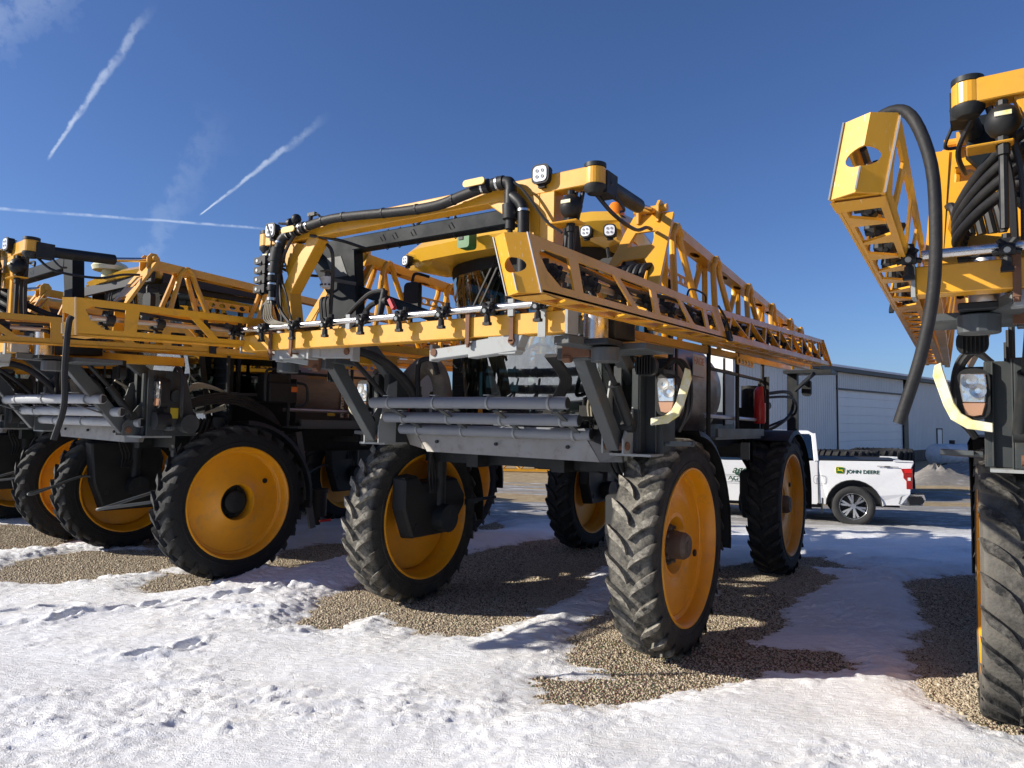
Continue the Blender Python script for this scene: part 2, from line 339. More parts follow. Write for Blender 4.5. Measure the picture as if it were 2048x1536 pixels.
# ------------------------------------------------------------------ terrain
GX = -0.00963
def slope(x): return GX * np.clip(x, -12, 12)
def vnoise(x, y, seed):
    r = np.random.default_rng(seed); T = r.random((256, 256)); xi, yi = np.floor(x).astype(int), np.floor(y).astype(int); fx, fy = x - xi, y - yi
    fx = fx * fx * fx * (fx * (fx * 6 - 15) + 10); fy = fy * fy * fy * (fy * (fy * 6 - 15) + 10); a, b = xi & 255, yi & 255; a1, b1 = (a + 1) & 255, (b + 1) & 255
    return (T[a, b] * (1 - fx) + T[a1, b] * fx) * (1 - fy) + (T[a, b1] * (1 - fx) + T[a1, b1] * fx) * fy - .5
def fbm(x, y, seed, oct=4, gain=.5):
    s = 0; a = 1
    for i in range(oct): s = s + a * vnoise(x * 2 ** i + 17.3 * i, y * 2 ** i - 9.1 * i, seed + i); a *= gain
    return s
PATCHES = [
 [(-1.98, 6.94), (-2.01, 7.69), (-1.75, 8.52), (-1.42, 9.1), (-0.86, 10.12), (-0.32, 10.95), (0.32, 11.7), (0.95, 12.27), (1.87, 12.64), (1.74, 10.96), (0.95, 9.3), (0.93, 8.74), (0.63, 8.11), (0.39, 7.87), (0.1, 7.26), (-0.17, 6.89), (-0.32, 6.67), (-0.8, 6.69), (-1.06, 6.83), (-1.29, 7.34), (-1.57, 6.96), (-1.7, 6.74)],
 [(0.62, 6.48), (0.85, 7.04), (1.2, 7.72), (1.6, 8.07), (2.48, 8.36), (2.84, 9.78), (3.67, 10.38), (4.2, 10.25), (4.24, 9.44), (3.46, 8.44), (2.91, 7.84), (2.8, 7.35), (2.16, 6.65), (2.15, 6.36), (2.81, 6.24), (2.75, 6.01), (2.42, 5.93), (2.19, 5.98), (1.85, 5.71), (1.5, 5.58), (1.05, 5.33), (0.76, 5.13), (0.61, 5.06), (0.3, 5.17), (0.35, 5.49), (0.5, 5.43), (0.86, 5.55), (0.91, 5.74), (0.7, 5.84), (0.6, 6.04)],
 [(5.22, 9.24), (6.25, 9.62), (7.16, 9.85), (7.39, 8.51), (3.9, 4.53), (3.44, 4.72), (3.28, 4.83), (3.29, 4.99), (3.3, 5.34), (3.41, 5.7), (3.57, 6.18), (4.15, 6.93), (4.87, 8.32)],
 [(-6.25, 8.67), (-6.5, 9.57), (-6.11, 10.15), (-5.11, 10.45), (-4.5, 9.43), (-4.56, 8.96), (-5.09, 8.77), (-5.25, 8.35), (-5.64, 8.32), (-5.95, 8.43)],
 [(-9.7, 12.64), (-8.18, 12.25), (-7.07, 11.19), (-6.82, 10.35), (-7.78, 10.17)],
 [(-4.11, 8.08), (-4.28, 8.84), (-3.65, 8.9), (-3.64, 8.31), (-3.87, 8.05)],
 [(-3.26, 9.38), (-3.33, 10.44), (-3.0, 11.1), (-2.46, 11.16), (-2.22, 10.28), (-2.61, 9.95), (-3.04, 9.34)],
 [(-0.57, 13.22), (-0.31, 13.9), (-0.2, 13.08), (-0.46, 12.81)], [(4.33, 10.94), (4.71, 10.74), (4.9, 9.97), (4.47, 10.2), (4.21, 10.54)],
 [(-5.4, 10.6), (-5.9, 11.5), (-4.6, 12.2), (-4.2, 11.0)]]
def sdist(x, y):
    """signed distance to the bare gravel patches, negative inside"""
    best = np.full(x.shape, 1e9)
    for poly in PATCHES:
        p = np.array(poly); x0, y0 = p.min(0) - 1.2; x1, y1 = p.max(0) + 1.2
        sel = (x > x0) & (x < x1) & (y > y0) & (y < y1)
        if not sel.any(): continue
        X, Y = x[sel], y[sel]; d = np.full(X.shape, 1e9); ins = np.zeros(X.shape, bool)
        for i in range(len(p)):
            a, b = p[i], p[(i + 1) % len(p)]; e = b - a; t = np.clip(((X - a[0]) * e[0] + (Y - a[1]) * e[1]) / (e @ e), 0, 1)
            d = np.minimum(d, np.hypot(X - a[0] - t * e[0], Y - a[1] - t * e[1]))
            c = ((a[1] > Y) != (b[1] > Y)) & (X < (b[0] - a[0]) * (Y - a[1]) / (b[1] - a[1] + 1e-12) + a[0]); ins ^= c
        best[sel] = np.minimum(best[sel], np.where(ins, -d, d))
    return np.minimum(best, 1.2)
PRINTS = [(-4.87, 6.91), (-4.22, 6.74), (-4.04, 6.92), (-3.85, 7.11), (-3.67, 7.23), (-3.35, 7.1), (-3.23, 7.4), (-3.07, 7.51), (-2.92, 7.66), (-2.77, 7.84), (-2.6, 8.01), (-2.44, 8.21), (-2.93, 5.81), (-2.72, 5.98), (-5.1, 6.5), (-4.7, 6.4), (-5.6, 7.3), (-4.5, 7.1)]
def ground_z(x, y):
    return slope(x) + .012 * fbm(x * 1.3, y * 1.3, 5, 3) + .004 * fbm(x * 9, y * 9, 8, 2)
def snow_cover(x, y):
    """0 on bare gravel, 1 under full snow; thin and ragged in between"""
    s = sdist(x, y) + .15 * fbm(x * 2.2, y * 3.2, 31, 4, .6) + .10 * fbm(x * 9, y * 14, 37, 4, .7) + .02
    far = np.clip((y - 15.5) / 3, 0, 1)
    # beyond the parked row the yard is mostly bare, with streaks of blown snow
    st = fbm(x * .16, y * .9, 51, 5, .6) - .16
    return s * (1 - far) + st * far, far
def snow_z(x, y):
    s, far = snow_cover(x, y); icy = np.clip((y - 12) / 3, 0, 1)
    cover = np.clip(s / .5, 0, 1); cover = cover * cover * (3 - 2 * cover)
    wx, wy = .16 * fbm(x * .9, y * .9, 90, 3), .12 * fbm(x * .9, y * .9, 92, 3)
    u, v = x * .985 + y * .17 + wx, y * .985 - x * .17 + wy
    big = .055 * fbm(x * .42, y * .42, 61, 3) + .030 * fbm(u * .55, v * 1.7, 65, 3)
    # wind-carved scallops: steep on one side, drawn out on the other, in patches between smooth crust
    a = fbm(u * 1.9, v * 8.5, 71, 4, .58); sc = np.abs(fbm(u * 2.6, v * 12, 75, 4, .6)); fine = fbm(u * 11, v * 36, 76, 3, .65)
    zone = np.clip(fbm(x * .8 + 3.3, y * 1.05, 79, 3) * 2.2 + .85, .30, 1.5)
    rip = (.024 * a + .020 * np.exp(-sc * 8) + .010 * fine) * zone + .003 * fbm(x * 22, y * 22, 83, 2)
    thick = .044 + big + rip * (1 - .4 * icy) - big * .5 * icy
    for i, (px, py) in enumerate(PRINTS):
        an = .75 + .5 * math.sin(i * 2.1); dx, dy = x - px, y - py; du, dv = dx * math.cos(an) + dy * math.sin(an), -dx * math.sin(an) + dy * math.cos(an)
        q = (du / .15) ** 2 + (dv / .055) ** 2; thick = thick - .05 * np.exp(-q * q) + .018 * np.exp(-(np.sqrt(q) - 1.5) ** 2 * 4)
    thick = np.maximum(thick, .010)
    return ground_z(x, y) - .014 + np.clip(s * 9, -1, 1) * .010 + cover * (.010 + thick * (1 - .75 * far))
def grid(xs, ys, fz, hole=None):
    X, Y = np.meshgrid(xs, ys); Z = fz(X, Y); n, m_ = X.shape
    v = np.stack([X.ravel(), Y.ravel(), Z.ravel()], 1); i = np.arange(n * m_).reshape(n, m_)
    f = np.stack([i[:-1, :-1], i[:-1, 1:], i[1:, 1:], i[1:, :-1]], -1).reshape(-1, 4)
    if hole:
        c = v[f].mean(1); f = f[~((c[:, 0] > hole[0]) & (c[:, 0] < hole[1]) & (c[:, 1] > hole[2]) & (c[:, 1] < hole[3]))]
    return v, f
def mesh_np(name, parts, m):
    vs, fs, o = [], [], 0
    for v, f in parts: vs.append(v); fs.append(f + o); o += len(v)
    v = np.concatenate(vs); f = np.concatenate(fs); k = f.shape[1]; me = D.meshes.new(name); me.vertices.add(len(v)); me.vertices.foreach_set('co', v.ravel())
    me.loops.add(f.size); me.loops.foreach_set('vertex_index', f.ravel().astype(np.int32)); me.polygons.add(len(f)); me.polygons.foreach_set('loop_start', (np.arange(len(f)) * k).astype(np.int32)); me.polygons.foreach_set('loop_total', np.full(len(f), k, np.int32))
    me.update(calc_edges=True); me.materials.append(MAT[m]); o = D.objects.new(name, me); COL.objects.link(o); return o
def ground_mats():
    m = D.materials.new('gravel_ground'); m.use_nodes = True; N, L = m.node_tree.nodes, m.node_tree.links; p = N['Principled BSDF']; p.inputs['Roughness'].default_value = .95; p.inputs['Specular IOR Level'].default_value = .2
    g = N.new('ShaderNodeNewGeometry'); v = N.new('ShaderNodeTexVoronoi'); v.inputs['Scale'].default_value = 75; L.new(g.outputs['Position'], v.inputs['Vector'])
    r = N.new('ShaderNodeValToRGB'); e = r.color_ramp.elements; e[0].position = 0; e[0].color = (.34, .275, .19, 1); e[1].position = .75; e[1].color = (.09, .07, .048, 1); L.new(v.outputs['Distance'], r.inputs[0])
    n2 = N.new('ShaderNodeTexNoise'); n2.inputs['Scale'].default_value = .5; n2.inputs['Detail'].default_value = 6; L.new(g.outputs['Position'], n2.inputs['Vector'])
    mx = N.new('ShaderNodeMix'); mx.data_type = 'RGBA'; L.new(n2.outputs['Fac'], mx.inputs['Factor']); L.new(r.outputs[0], mx.inputs['A'])
    mu = N.new('ShaderNodeMix'); mu.data_type = 'RGBA'; mu.blend_type = 'MULTIPLY'; mu.inputs['Factor'].default_value = 1; L.new(v.outputs['Color'], mu.inputs['A']); mu.inputs['B'].default_value = (.30, .24, .16, 1); L.new(mu.outputs['Result'], mx.inputs['B'])
    # far off, single stones no longer show: the yard's frozen tan dirt
    sp = N.new('ShaderNodeSeparateXYZ'); L.new(g.outputs['Position'], sp.inputs[0]); mr = N.new('ShaderNodeMapRange'); mr.inputs[1].default_value = 12; mr.inputs[2].default_value = 18; L.new(sp.outputs['Y'], mr.inputs[0])
    n3 = N.new('ShaderNodeTexNoise'); n3.inputs['Scale'].default_value = 3; n3.inputs['Detail'].default_value = 8; n3.inputs['Roughness'].default_value = .7; L.new(g.outputs['Position'], n3.inputs['Vector'])
    r3 = N.new('ShaderNodeValToRGB'); e = r3.color_ramp.elements; e[0].position = .3; e[0].color = (.24, .175, .10, 1); e[1].position = .7; e[1].color = (.46, .36, .22, 1); L.new(n3.outputs['Fac'], r3.inputs[0])
    m3 = N.new('ShaderNodeMix'); m3.data_type = 'RGBA'; L.new(mr.outputs[0], m3.inputs['Factor']); L.new(mx.outputs['Result'], m3.inputs['A']); L.new(r3.outputs[0], m3.inputs['B']); L.new(m3.outputs['Result'], p.inputs['Base Color'])
    b = N.new('ShaderNodeBump'); b.inputs['Strength'].default_value = .6; b.inputs['Distance'].default_value = .03; b.invert = True; L.new(v.outputs['Distance'], b.inputs['Height']); L.new(b.outputs[0], p.inputs['Normal']); MAT['gravel_ground'] = m
    m = D.materials.new('snow'); m.use_nodes = True; N, L = m.node_tree.nodes, m.node_tree.links; p = N['Principled BSDF']; p.inputs['Roughness'].default_value = .75; p.inputs['Specular IOR Level'].default_value = .35
    g = N.new('ShaderNodeNewGeometry')
    n1 = N.new('ShaderNodeTexNoise'); n1.inputs['Scale'].default_value = 1.3; n1.inputs['Detail'].default_value = 7; n1.inputs['Roughness'].default_value = .65; L.new(g.outputs['Position'], n1.inputs['Vector'])
    r1 = N.new('ShaderNodeValToRGB'); e = r1.color_ramp.elements; e[0].position = .34; e[0].color = (.91, .925, .95, 1); e[1].position = .80; e[1].color = (.76, .745, .72, 1); L.new(n1.outputs['Fac'], r1.inputs[0])
    mw = N.new('ShaderNodeMapping'); mw.inputs['Rotation'].default_value = (0, 0, -.17); mw.inputs['Scale'].default_value = (.45, 1.5, 1); L.new(g.outputs['Position'], mw.inputs[0])
    n2 = N.new('ShaderNodeTexNoise'); n2.inputs['Scale'].default_value = 20; n2.inputs['Detail'].default_value = 7; n2.inputs['Roughness'].default_value = .62; L.new(mw.outputs[0], n2.inputs['Vector'])
    r2 = N.new('ShaderNodeValToRGB'); e = r2.color_ramp.elements; e[0].position = .62; e[0].color = (1, 1, 1, 1); e[1].position = .82; e[1].color = (.84, .80, .74, 1); L.new(n2.outputs['Fac'], r2.inputs[0])
    mu = N.new('ShaderNodeMix'); mu.data_type = 'RGBA'; mu.blend_type = 'MULTIPLY'; mu.inputs['Factor'].default_value = 1; L.new(r1.outputs[0], mu.inputs['A']); L.new(r2.outputs[0], mu.inputs['B'])
    sp = N.new('ShaderNodeSeparateXYZ'); L.new(g.outputs['Position'], sp.inputs[0]); mr = N.new('ShaderNodeMapRange'); mr.inputs[1].default_value = 12.6; mr.inputs[2].default_value = 14.5; L.new(sp.outputs['Y'], mr.inputs[0])
    mp = N.new('ShaderNodeMapping'); mp.inputs['Scale'].default_value = (.6, 2.6, 1); L.new(g.outputs['Position'], mp.inputs[0]); n4 = N.new('ShaderNodeTexNoise'); n4.inputs['Scale'].default_value = 1.6; n4.inputs['Detail'].default_value = 8; n4.inputs['Roughness'].default_value = .7; L.new(mp.outputs[0], n4.inputs['Vector'])
    r4 = N.new('ShaderNodeMapRange'); r4.inputs[1].default_value = .24; r4.inputs[2].default_value = .50; r4.inputs[4].default_value = .92; L.new(n4.outputs['Fac'], r4.inputs[0]); m4 = N.new('ShaderNodeMath'); m4.operation = 'MULTIPLY'; L.new(r4.outputs[0], m4.inputs[0]); L.new(mr.outputs[0], m4.inputs[1])
    mi = N.new('ShaderNodeMix'); mi.data_type = 'RGBA'; L.new(m4.outputs[0], mi.inputs['Factor']); at = N.new('ShaderNodeAttribute'); at.attribute_name = 'depth'; n6 = N.new('ShaderNodeTexNoise'); n6.inputs['Scale'].default_value = 7; n6.inputs['Detail'].default_value = 8; n6.inputs['Roughness'].default_value = .75; L.new(g.outputs['Position'], n6.inputs['Vector'])
    ma = N.new('ShaderNodeMath'); ma.operation = 'MULTIPLY_ADD'; L.new(n6.outputs['Fac'], ma.inputs[0]); ma.inputs[1].default_value = -.62; L.new(at.outputs['Fac'], ma.inputs[2])
    r6 = N.new('ShaderNodeMapRange'); r6.inputs[1].default_value = -.36; r6.inputs[2].default_value = -.10; r6.inputs[3].default_value = .85; r6.inputs[4].default_value = 0; L.new(ma.outputs[0], r6.inputs[0])
    md = N.new('ShaderNodeMix'); md.data_type = 'RGBA'; L.new(r6.outputs[0], md.inputs['Factor']); L.new(mu.outputs['Result'], md.inputs['A']); md.inputs['B'].default_value = (.36, .29, .21, 1); L.new(md.outputs['Result'], mi.inputs['A']); mi.inputs['B'].default_value = (.20, .185, .165, 1); L.new(mi.outputs['Result'], p.inputs['Base Color'])
    ad = N.new('ShaderNodeMath'); ad.operation = 'MULTIPLY_ADD'; n3 = N.new('ShaderNodeTexNoise'); n3.inputs['Scale'].default_value = 110; n3.inputs['Detail'].default_value = 4; L.new(g.outputs['Position'], n3.inputs['Vector']); L.new(n2.outputs['Fac'], ad.inputs[0]); ad.inputs[1].default_value = 2.6; L.new(n3.outputs['Fac'], ad.inputs[2])
    b = N.new('ShaderNodeBump'); b.inputs['Strength'].default_value = .6; b.inputs['Distance'].default_value = .020; L.new(ad.outputs[0], b.inputs['Height']); L.new(b.outputs[0], p.inputs['Normal']); MAT['snow'] = m
    m = D.materials.new('pebble'); m.use_nodes = True; N, L = m.node_tree.nodes, m.node_tree.links; p = N['Principled BSDF']; p.inputs['Roughness'].default_value = .85
    a = N.new('ShaderNodeAttribute'); a.attribute_name = 'tone'; r = N.new('ShaderNodeValToRGB'); e = r.color_ramp.elements; e[0].color = (.21, .165, .11, 1); e[1].color = (.62, .55, .43, 1); x = r.color_ramp.elements.new(.5); x.color = (.43, .355, .25, 1); L.new(a.outputs['Fac'], r.inputs[0]); L.new(r.outputs[0], p.inputs['Base Color']); MAT['pebble'] = m
ground_mats()
gnd = mesh_np('ground', [grid(np.arange(-12, 14.01, .1), np.arange(2, 16.01, .1), ground_z), grid(np.concatenate([[-700, -250, -90], np.arange(-50, 60, 2), [90, 250, 700]]), np.concatenate([[-300, -90], np.arange(-40, 16, 2), np.arange(16, 70, 2), [120, 300, 1200]]), lambda x, y: slope(x) - .012, (-11.9, 13.9, 2.05, 15.9))], 'gravel_ground')
tag(gnd, kind='structure')
FX0, FX1, FY0, FY1 = -7.5, 7.5, 2.0, 10.5
snow = mesh_np('snow', [grid(np.arange(FX0, FX1 + .01, .022), np.arange(FY0, FY1 + .01, .022), snow_z),
                        grid(np.arange(-18, 30.01, .1), np.arange(-4, 34, .1), snow_z, (FX0 + .06, FX1 - .06, FY0 + .06, FY1 - .06))], 'snow')
snow.data.shade_smooth(); tag(snow, kind='structure')
_v = np.empty(len(snow.data.vertices) * 3, np.float32); snow.data.vertices.foreach_get('co', _v); _v = _v.reshape(-1, 3).astype(float)
snow.data.attributes.new('depth', 'FLOAT', 'POINT').data.foreach_set('value', np.clip(snow_cover(_v[:, 0], _v[:, 1])[0], -.2, 1).astype(np.float32))
def pebbles():
    n = 330000; big = [(p, abs(sum(p[i][0] * p[(i + 1) % len(p)][1] - p[(i + 1) % len(p)][0] * p[i][1] for i in range(len(p)))) / 2) for p in PATCHES]
    tot = sum(a for _, a in big); xs, ys = [], []
    for p, a in big:
        q = np.array(p); k = int(n * a / tot * 1.9); xs.append(RNG.uniform(q[:, 0].min() - .1, q[:, 0].max() + .1, k)); ys.append(RNG.uniform(q[:, 1].min() - .1, q[:, 1].max() + .1, k))
    x, y = np.concatenate(xs), np.concatenate(ys); keep = (snow_cover(x, y)[0] < .14) & (RNG.random(len(x)) < np.clip(1.25 - (y - 5) / 12, .35, 1)); x, y = x[keep], y[keep]; pk_ = RNG.permutation(len(x))[:165000]; x, y = x[pk_], y[pk_]; n = len(x)
    z = ground_z(x, y); s = .0027 * RNG.lognormal(0, .45, n) + .0020
    base = np.array([[-1, -1, -.7], [1, -1, -.7], [1, 1, -.7], [-1, 1, -.7], [-.7, -.7, .8], [.7, -.7, .8], [.7, .7, .8], [-.7, .7, .8]], float)
    v = base[None] * (1 + .45 * (RNG.random((n, 8, 3)) - .5)); v *= (s[:, None] * RNG.uniform(.75, 1.35, (n, 3)))[:, None, :]
    a, b = RNG.random(n) * 6.28, (RNG.random(n) - .5) * 1.1; ca, sa, cb, sb = np.cos(a), np.sin(a), np.cos(b), np.sin(b)
    vx, vz = v[..., 0] * cb[:, None] - v[..., 2] * sb[:, None], v[..., 0] * sb[:, None] + v[..., 2] * cb[:, None]; vx, vy = vx * ca[:, None] - v[..., 1] * sa[:, None], vx * sa[:, None] + v[..., 1] * ca[:, None]
    V = np.stack([vx + x[:, None], vy + y[:, None], vz + (z + s * .35)[:, None]], -1).reshape(-1, 3)
    q = np.array([[4, 5, 6, 7], [0, 1, 5, 4], [1, 2, 6, 5], [2, 3, 7, 6], [3, 0, 4, 7]]); F = (q[None] + (np.arange(n) * 8)[:, None, None]).reshape(-1, 4)
    o = mesh_np('gravel', [(V, F)], 'pebble'); at = o.data.attributes.new('tone', 'FLOAT', 'FACE'); at.data.foreach_set('value', np.repeat(RNG.beta(3, 3, n), 5).astype(np.float32)); tag(o, 'loose tan gravel lying in the bare patches between the snow', 'gravel', kind='stuff')
pebbles()
# ------------------------------------------------------------------ sprayer parts (machine frame: X forward, Y to its left, Z up)
def tyre_fn(b):
    R, n = .905, 72
    prof = [(-.165, .665), (-.180, .688), (-.186, .690), (-.190, .706), (-.197, .735), (-.206, .74), (-.206, .75), (-.201, .755), (-.204, .80), (-.203, .83), (-.190, .872), (-.16, .892), (-.08, .902), (0, .905), (.08, .902), (.16, .892), (.190, .872), (.203, .83), (.204, .80), (.201, .755), (.206, .75), (.206, .74), (.197, .735), (.190, .706), (.186, .690), (.180, .688), (.165, .665), (.15, .65), (-.15, .65)]
    b.lathe(prof, n=n, closed=True)
    NL = 26
    for sd_ in (-1, 1):
        for k in range(NL):
            g0 = 2 * math.pi * (k + (.5 if sd_ > 0 else 0)) / NL; st = []
            for t in (0, .2, .45, .7, .9, 1.0):
                y = sd_ * (.012 + .188 * t); dth = .165 * t ** .72; rb = .893 - .035 * max(0, (t - .7) / .3) ** 2 * 1.3; rt = .952 - .010 * t - (.0 if t < .9 else .030 * (t - .9) / .1 + .012)
                w0, w1 = .050 + .012 * t, .043 + .010 * t
                if t == 1.0: w1 *= .82
                if t == 0: w0 *= .82; w1 *= .80
                st.append((y, g0 + dth, rb - .01, rt, w0, w1))
            vs = []
            for y, g, rb, rt, w0, w1 in st:
                for rr, w in ((rb, -w0), (rb, w0), (rt, w1), (rt, -w1)):
                    gg = g + w / .93 * .85; vs.append((rr * math.cos(gg), y + sd_ * w * .28, rr * math.sin(gg)))
            fs = [(0, 1, 2, 3), tuple(len(vs) - 4 + i for i in (3, 2, 1, 0))]
            for i in range(len(st) - 1):
                for q in range(4): q2 = (q + 1) % 4; fs.append((4 * i + q, 4 * i + q2, 4 * i + 4 + q2, 4 * i + 4 + q))
            b.add(vs, fs)
def disc_rim(dish):
    def fn(b):
        prof = [(.186, .690), (.196, .686), (.196, .672), (.182, .660), (.150, .648), (.120, .640), (.085, .636), (.075, .622), (.070, .606), (.060, .600)]
        prof += [(.060, .47), (.055, .30), (.025, .255), (-.05, .20), (-.085, .175), (-.085, .01)] if dish else [(.062, .45), (.085, .33), (.115, .255), (.128, .235), (.128, .222), (.118, .218), (.02, .214), (-.03, .21), (-.03, .01)]
        back = [(-.060, .606), (-.085, .622), (-.11, .636), (-.15, .648), (-.182, .660), (-.196, .672), (-.196, .686), (-.186, .690)]
        b.lathe(prof[:-1] if not dish else prof, n=64); b.lathe([(.045, .600)] + ([(.045, .25), (-.09, .17), (-.09, .01)] if dish else [(.045, .26), (.0, .225)]), n=64); b.lathe([(.060, .606)] + back, n=64)
        b.lathe([(-.19, .676), (.19, .676)], n=64)
    return fn
def hub_fn(dish):
    def fn(b):
        if dish:
            b.cyl((0, -.10, 0), (0, -.02, 0), .185, n=24); b.cyl((0, -.02, 0), (0, .13, 0), .125, .118, 24); b.cyl((0, .13, 0), (0, .165, 0), .118, .095, 24); b.cyl((0, .165, 0), (0, .172, 0), .05, n=12)
            for k in range(10):
                g = 2 * math.pi * k / 10; b.cyl((.155 * math.cos(g), -.03, .155 * math.sin(g)), (.155 * math.cos(g), .03, .155 * math.sin(g)), .017, n=6)
        else:
            b.cyl((0, -.06, 0), (0, .0, 0), .20, n=24); b.cyl((0, 0, 0), (0, .07, 0), .14, .135, 24); b.cyl((0, .07, 0), (0, .085, 0), .135, .10, 24); b.cyl((0, .08, 0), (0, .095, 0), .02, n=8)
            for k in range(10):
                g = 2 * math.pi * k / 10; b.cyl((.17 * math.cos(g), -.03, .17 * math.sin(g)), (.17 * math.cos(g), .03, .17 * math.sin(g)), .016, n=6)
    return fn
def add_wheel(root, x, y, tyre, dish, seed, steer=0):
    out = y > 0; rz = steer + (0 if out else math.pi); sp = (seed * 1.37) % 6.28
    w = P('wheel', 'rim_yellow', disc_rim(dish), root, 'rim%d' % dish, (x, y, .935), True, rot=(0, 0, rz))
    t = P('tyre', tyre, tyre_fn, w, 'tyre', (0, 0, 0), True, whole=True, rot=(0, sp if out else -sp, steer - rz))
    P('hub', 'charcoal' if not dish else 'rust_hub', hub_fn(dish), w, 'hub%d' % dish, (0, 0, 0), True)
    def valve(b): b.cyl((-.36, .05, -.30), (-.36, .075, -.30), .032, n=12)
    P('valve_hole', 'black', valve, w, 'valve', (0, .002, 0), rot=(0, sp * .3, 0))
def led_light(parent, c, size=.085, yaw=0.0, pitch=0.0):
    """square work light with four LED cells, facing +X before rotation"""
    s = size
    def body(b): b.rbox((-.02, 0, 0), (.055, 2 * s * .9, 2 * s * .92), .03, 0); b.rbox((.010, 0, 0), (.012, 2 * s * .96, 2 * s * .98), .035, 0); b.box((-.02, 0, -s * 1.05), (.03, .05, s * .5)); [b.box((-.055, 0, z * s * .3), (.03, s * 1.5, .008)) for z in (-2, -1, 0, 1, 2)]
    o = P('work_light', 'plastic', body, parent, 'led%.3f' % s, c, True, rot=(0, pitch, yaw))
    P('lens', 'led_white', lambda b: b.rbox((.018, 0, 0), (.006, 2 * s * .76, 2 * s * .78), .03, 0), o, 'ledl%.3f' % s, (0, 0, 0))
    def cells(b):
        for i in (-1, 1):
            for j in (-1, 1): b.lathe([(.0, s * .18), (.004, s * .16), (.001, s * .08), (.001, .001)], (.0215, i * s * .3, j * s * .3), 10, 'x')
    P('led_cell', 'light_grey', cells, o, 'ledc%.3f' % s, (0, 0, 0), True)
    return o
def nozzle_fn(b):
    nozzle_raw(b); b.v = [(x * 1.1, y * 1.1, z * 1.05) for x, y, z in b.v]
def nozzle_raw(b):
    """clamped turret nozzle body: saddle, rotor with outlets, cap and tip"""
    b.cyl((0, -.028, 0), (0, .028, 0), .036, n=12); b.box((.028, 0, .02), (.03, .05, .03)); b.cyl((-.01, 0, .03), (-.01, 0, .065), .018, n=8)
    b.cyl((.05, .03, -.02), (.05, -.03, -.02), .030, n=12); b.cyl((.05, 0, -.02), (.085, 0, -.03), .022, n=10)
    for g in range(5):
        a = math.radians(72 * g - 90); b.cyl((.052, .0, -.02), (.052, .055 * math.cos(a), -.02 + .055 * math.sin(a)), .014, n=6)
    b.cyl((.052, 0, -.06), (.052, 0, -.105), .019, .023, 8); b.box((.052, 0, -.115), (.035, .05, .02))
def nozzle_dot(b): b.cyl((.092, 0, -.032), (.100, 0, -.034), .015, n=8)
def ubolt(b, y, x=4.0, z0=2.56, z1=2.79):
    b.box((x + .082, y, (z0 + z1) / 2), (.012, .035, z1 - z0)); b.cyl((x + .075, y, z0 - .03), (x + .075, y, z0), .014, n=6); b.box((x, y, z1), (.18, .035, .012)); b.box((x, y, z0), (.18, .035, .012))
def hubcap(b, y):
    b.cyl((4.0, y, 3.555), (4.0, y, 3.705), .105, n=20)
PART = P
# ---- folded boom wing (s = +1 left side, -1 right side)
XF, XK, XB = 5.42, 2.32, -3.2
def wz0(x): return 2.595 + (5.4 - x) * .038
def wz1(x): return (2.875 + (5.4 - x) * .030) if x > XK else 2.968 + (XK - x) * .060
def wyo(x): return 2.085 - .014 * (5.4 - x)
def wyi(x): return wyo(x) - .185 + (.0 if x > XK else .0)
def side_plate(s, yf):
    th = .012
    def M(a, c_, t): return (a, s * (yf(a) - t), c_)
    outer = [(5.37, wz0(5.4)), (5.41, wz1(5.41)), (2.40, wz1(2.4)), (2.30, wz0(2.3))]
    def q(t0, t1, b1, b0): return [(t0, wz1(t0) - .055), (t1, wz1(t1) - .055), (b1, wz0(b1) + .055), (b0, wz0(b0) + .055)]
    w1 = [(5.33, wz1(5.3) - .085), (5.29, wz1(5.3) - .055), (5.03, wz1(5) - .055), (5.02, wz0(5) + .055), (5.16, wz0(5.2) + .055), (5.28, wz0(5.3) + .12)]
    holes = [w1, q(4.92, 4.48, 4.28, 4.92), q(4.40, 3.92, 3.92, 4.19), q(3.82, 3.40, 3.24, 3.82), q(3.32, 2.85, 2.85, 3.13), q(2.76, 2.60, 2.52, 2.76)]
    return lambda b: b.plate(outer, holes, M, th)
def bottom_plate(s, x0, x1, step, margin, wfrac=.72):
    def M(a, w, t): return (a, s * (wyi(a) + w * (wyo(a) - wyi(a))), wz0(a) + .004 + t)
    outer = [(x0, .0), (x1, .0), (x1, 1), (x0, 1)]; holes = []; x = x0 - .10; k = 0
    while x - step > x1 + .03:
        d = .06 if k % 2 else -.06
        holes.append([(x, .16), (x - step * wfrac + d, .16), (x - step * wfrac - d, .84), (x, .84)]); x -= step; k += 1
    return lambda b: b.plate(outer, holes, M, .012)
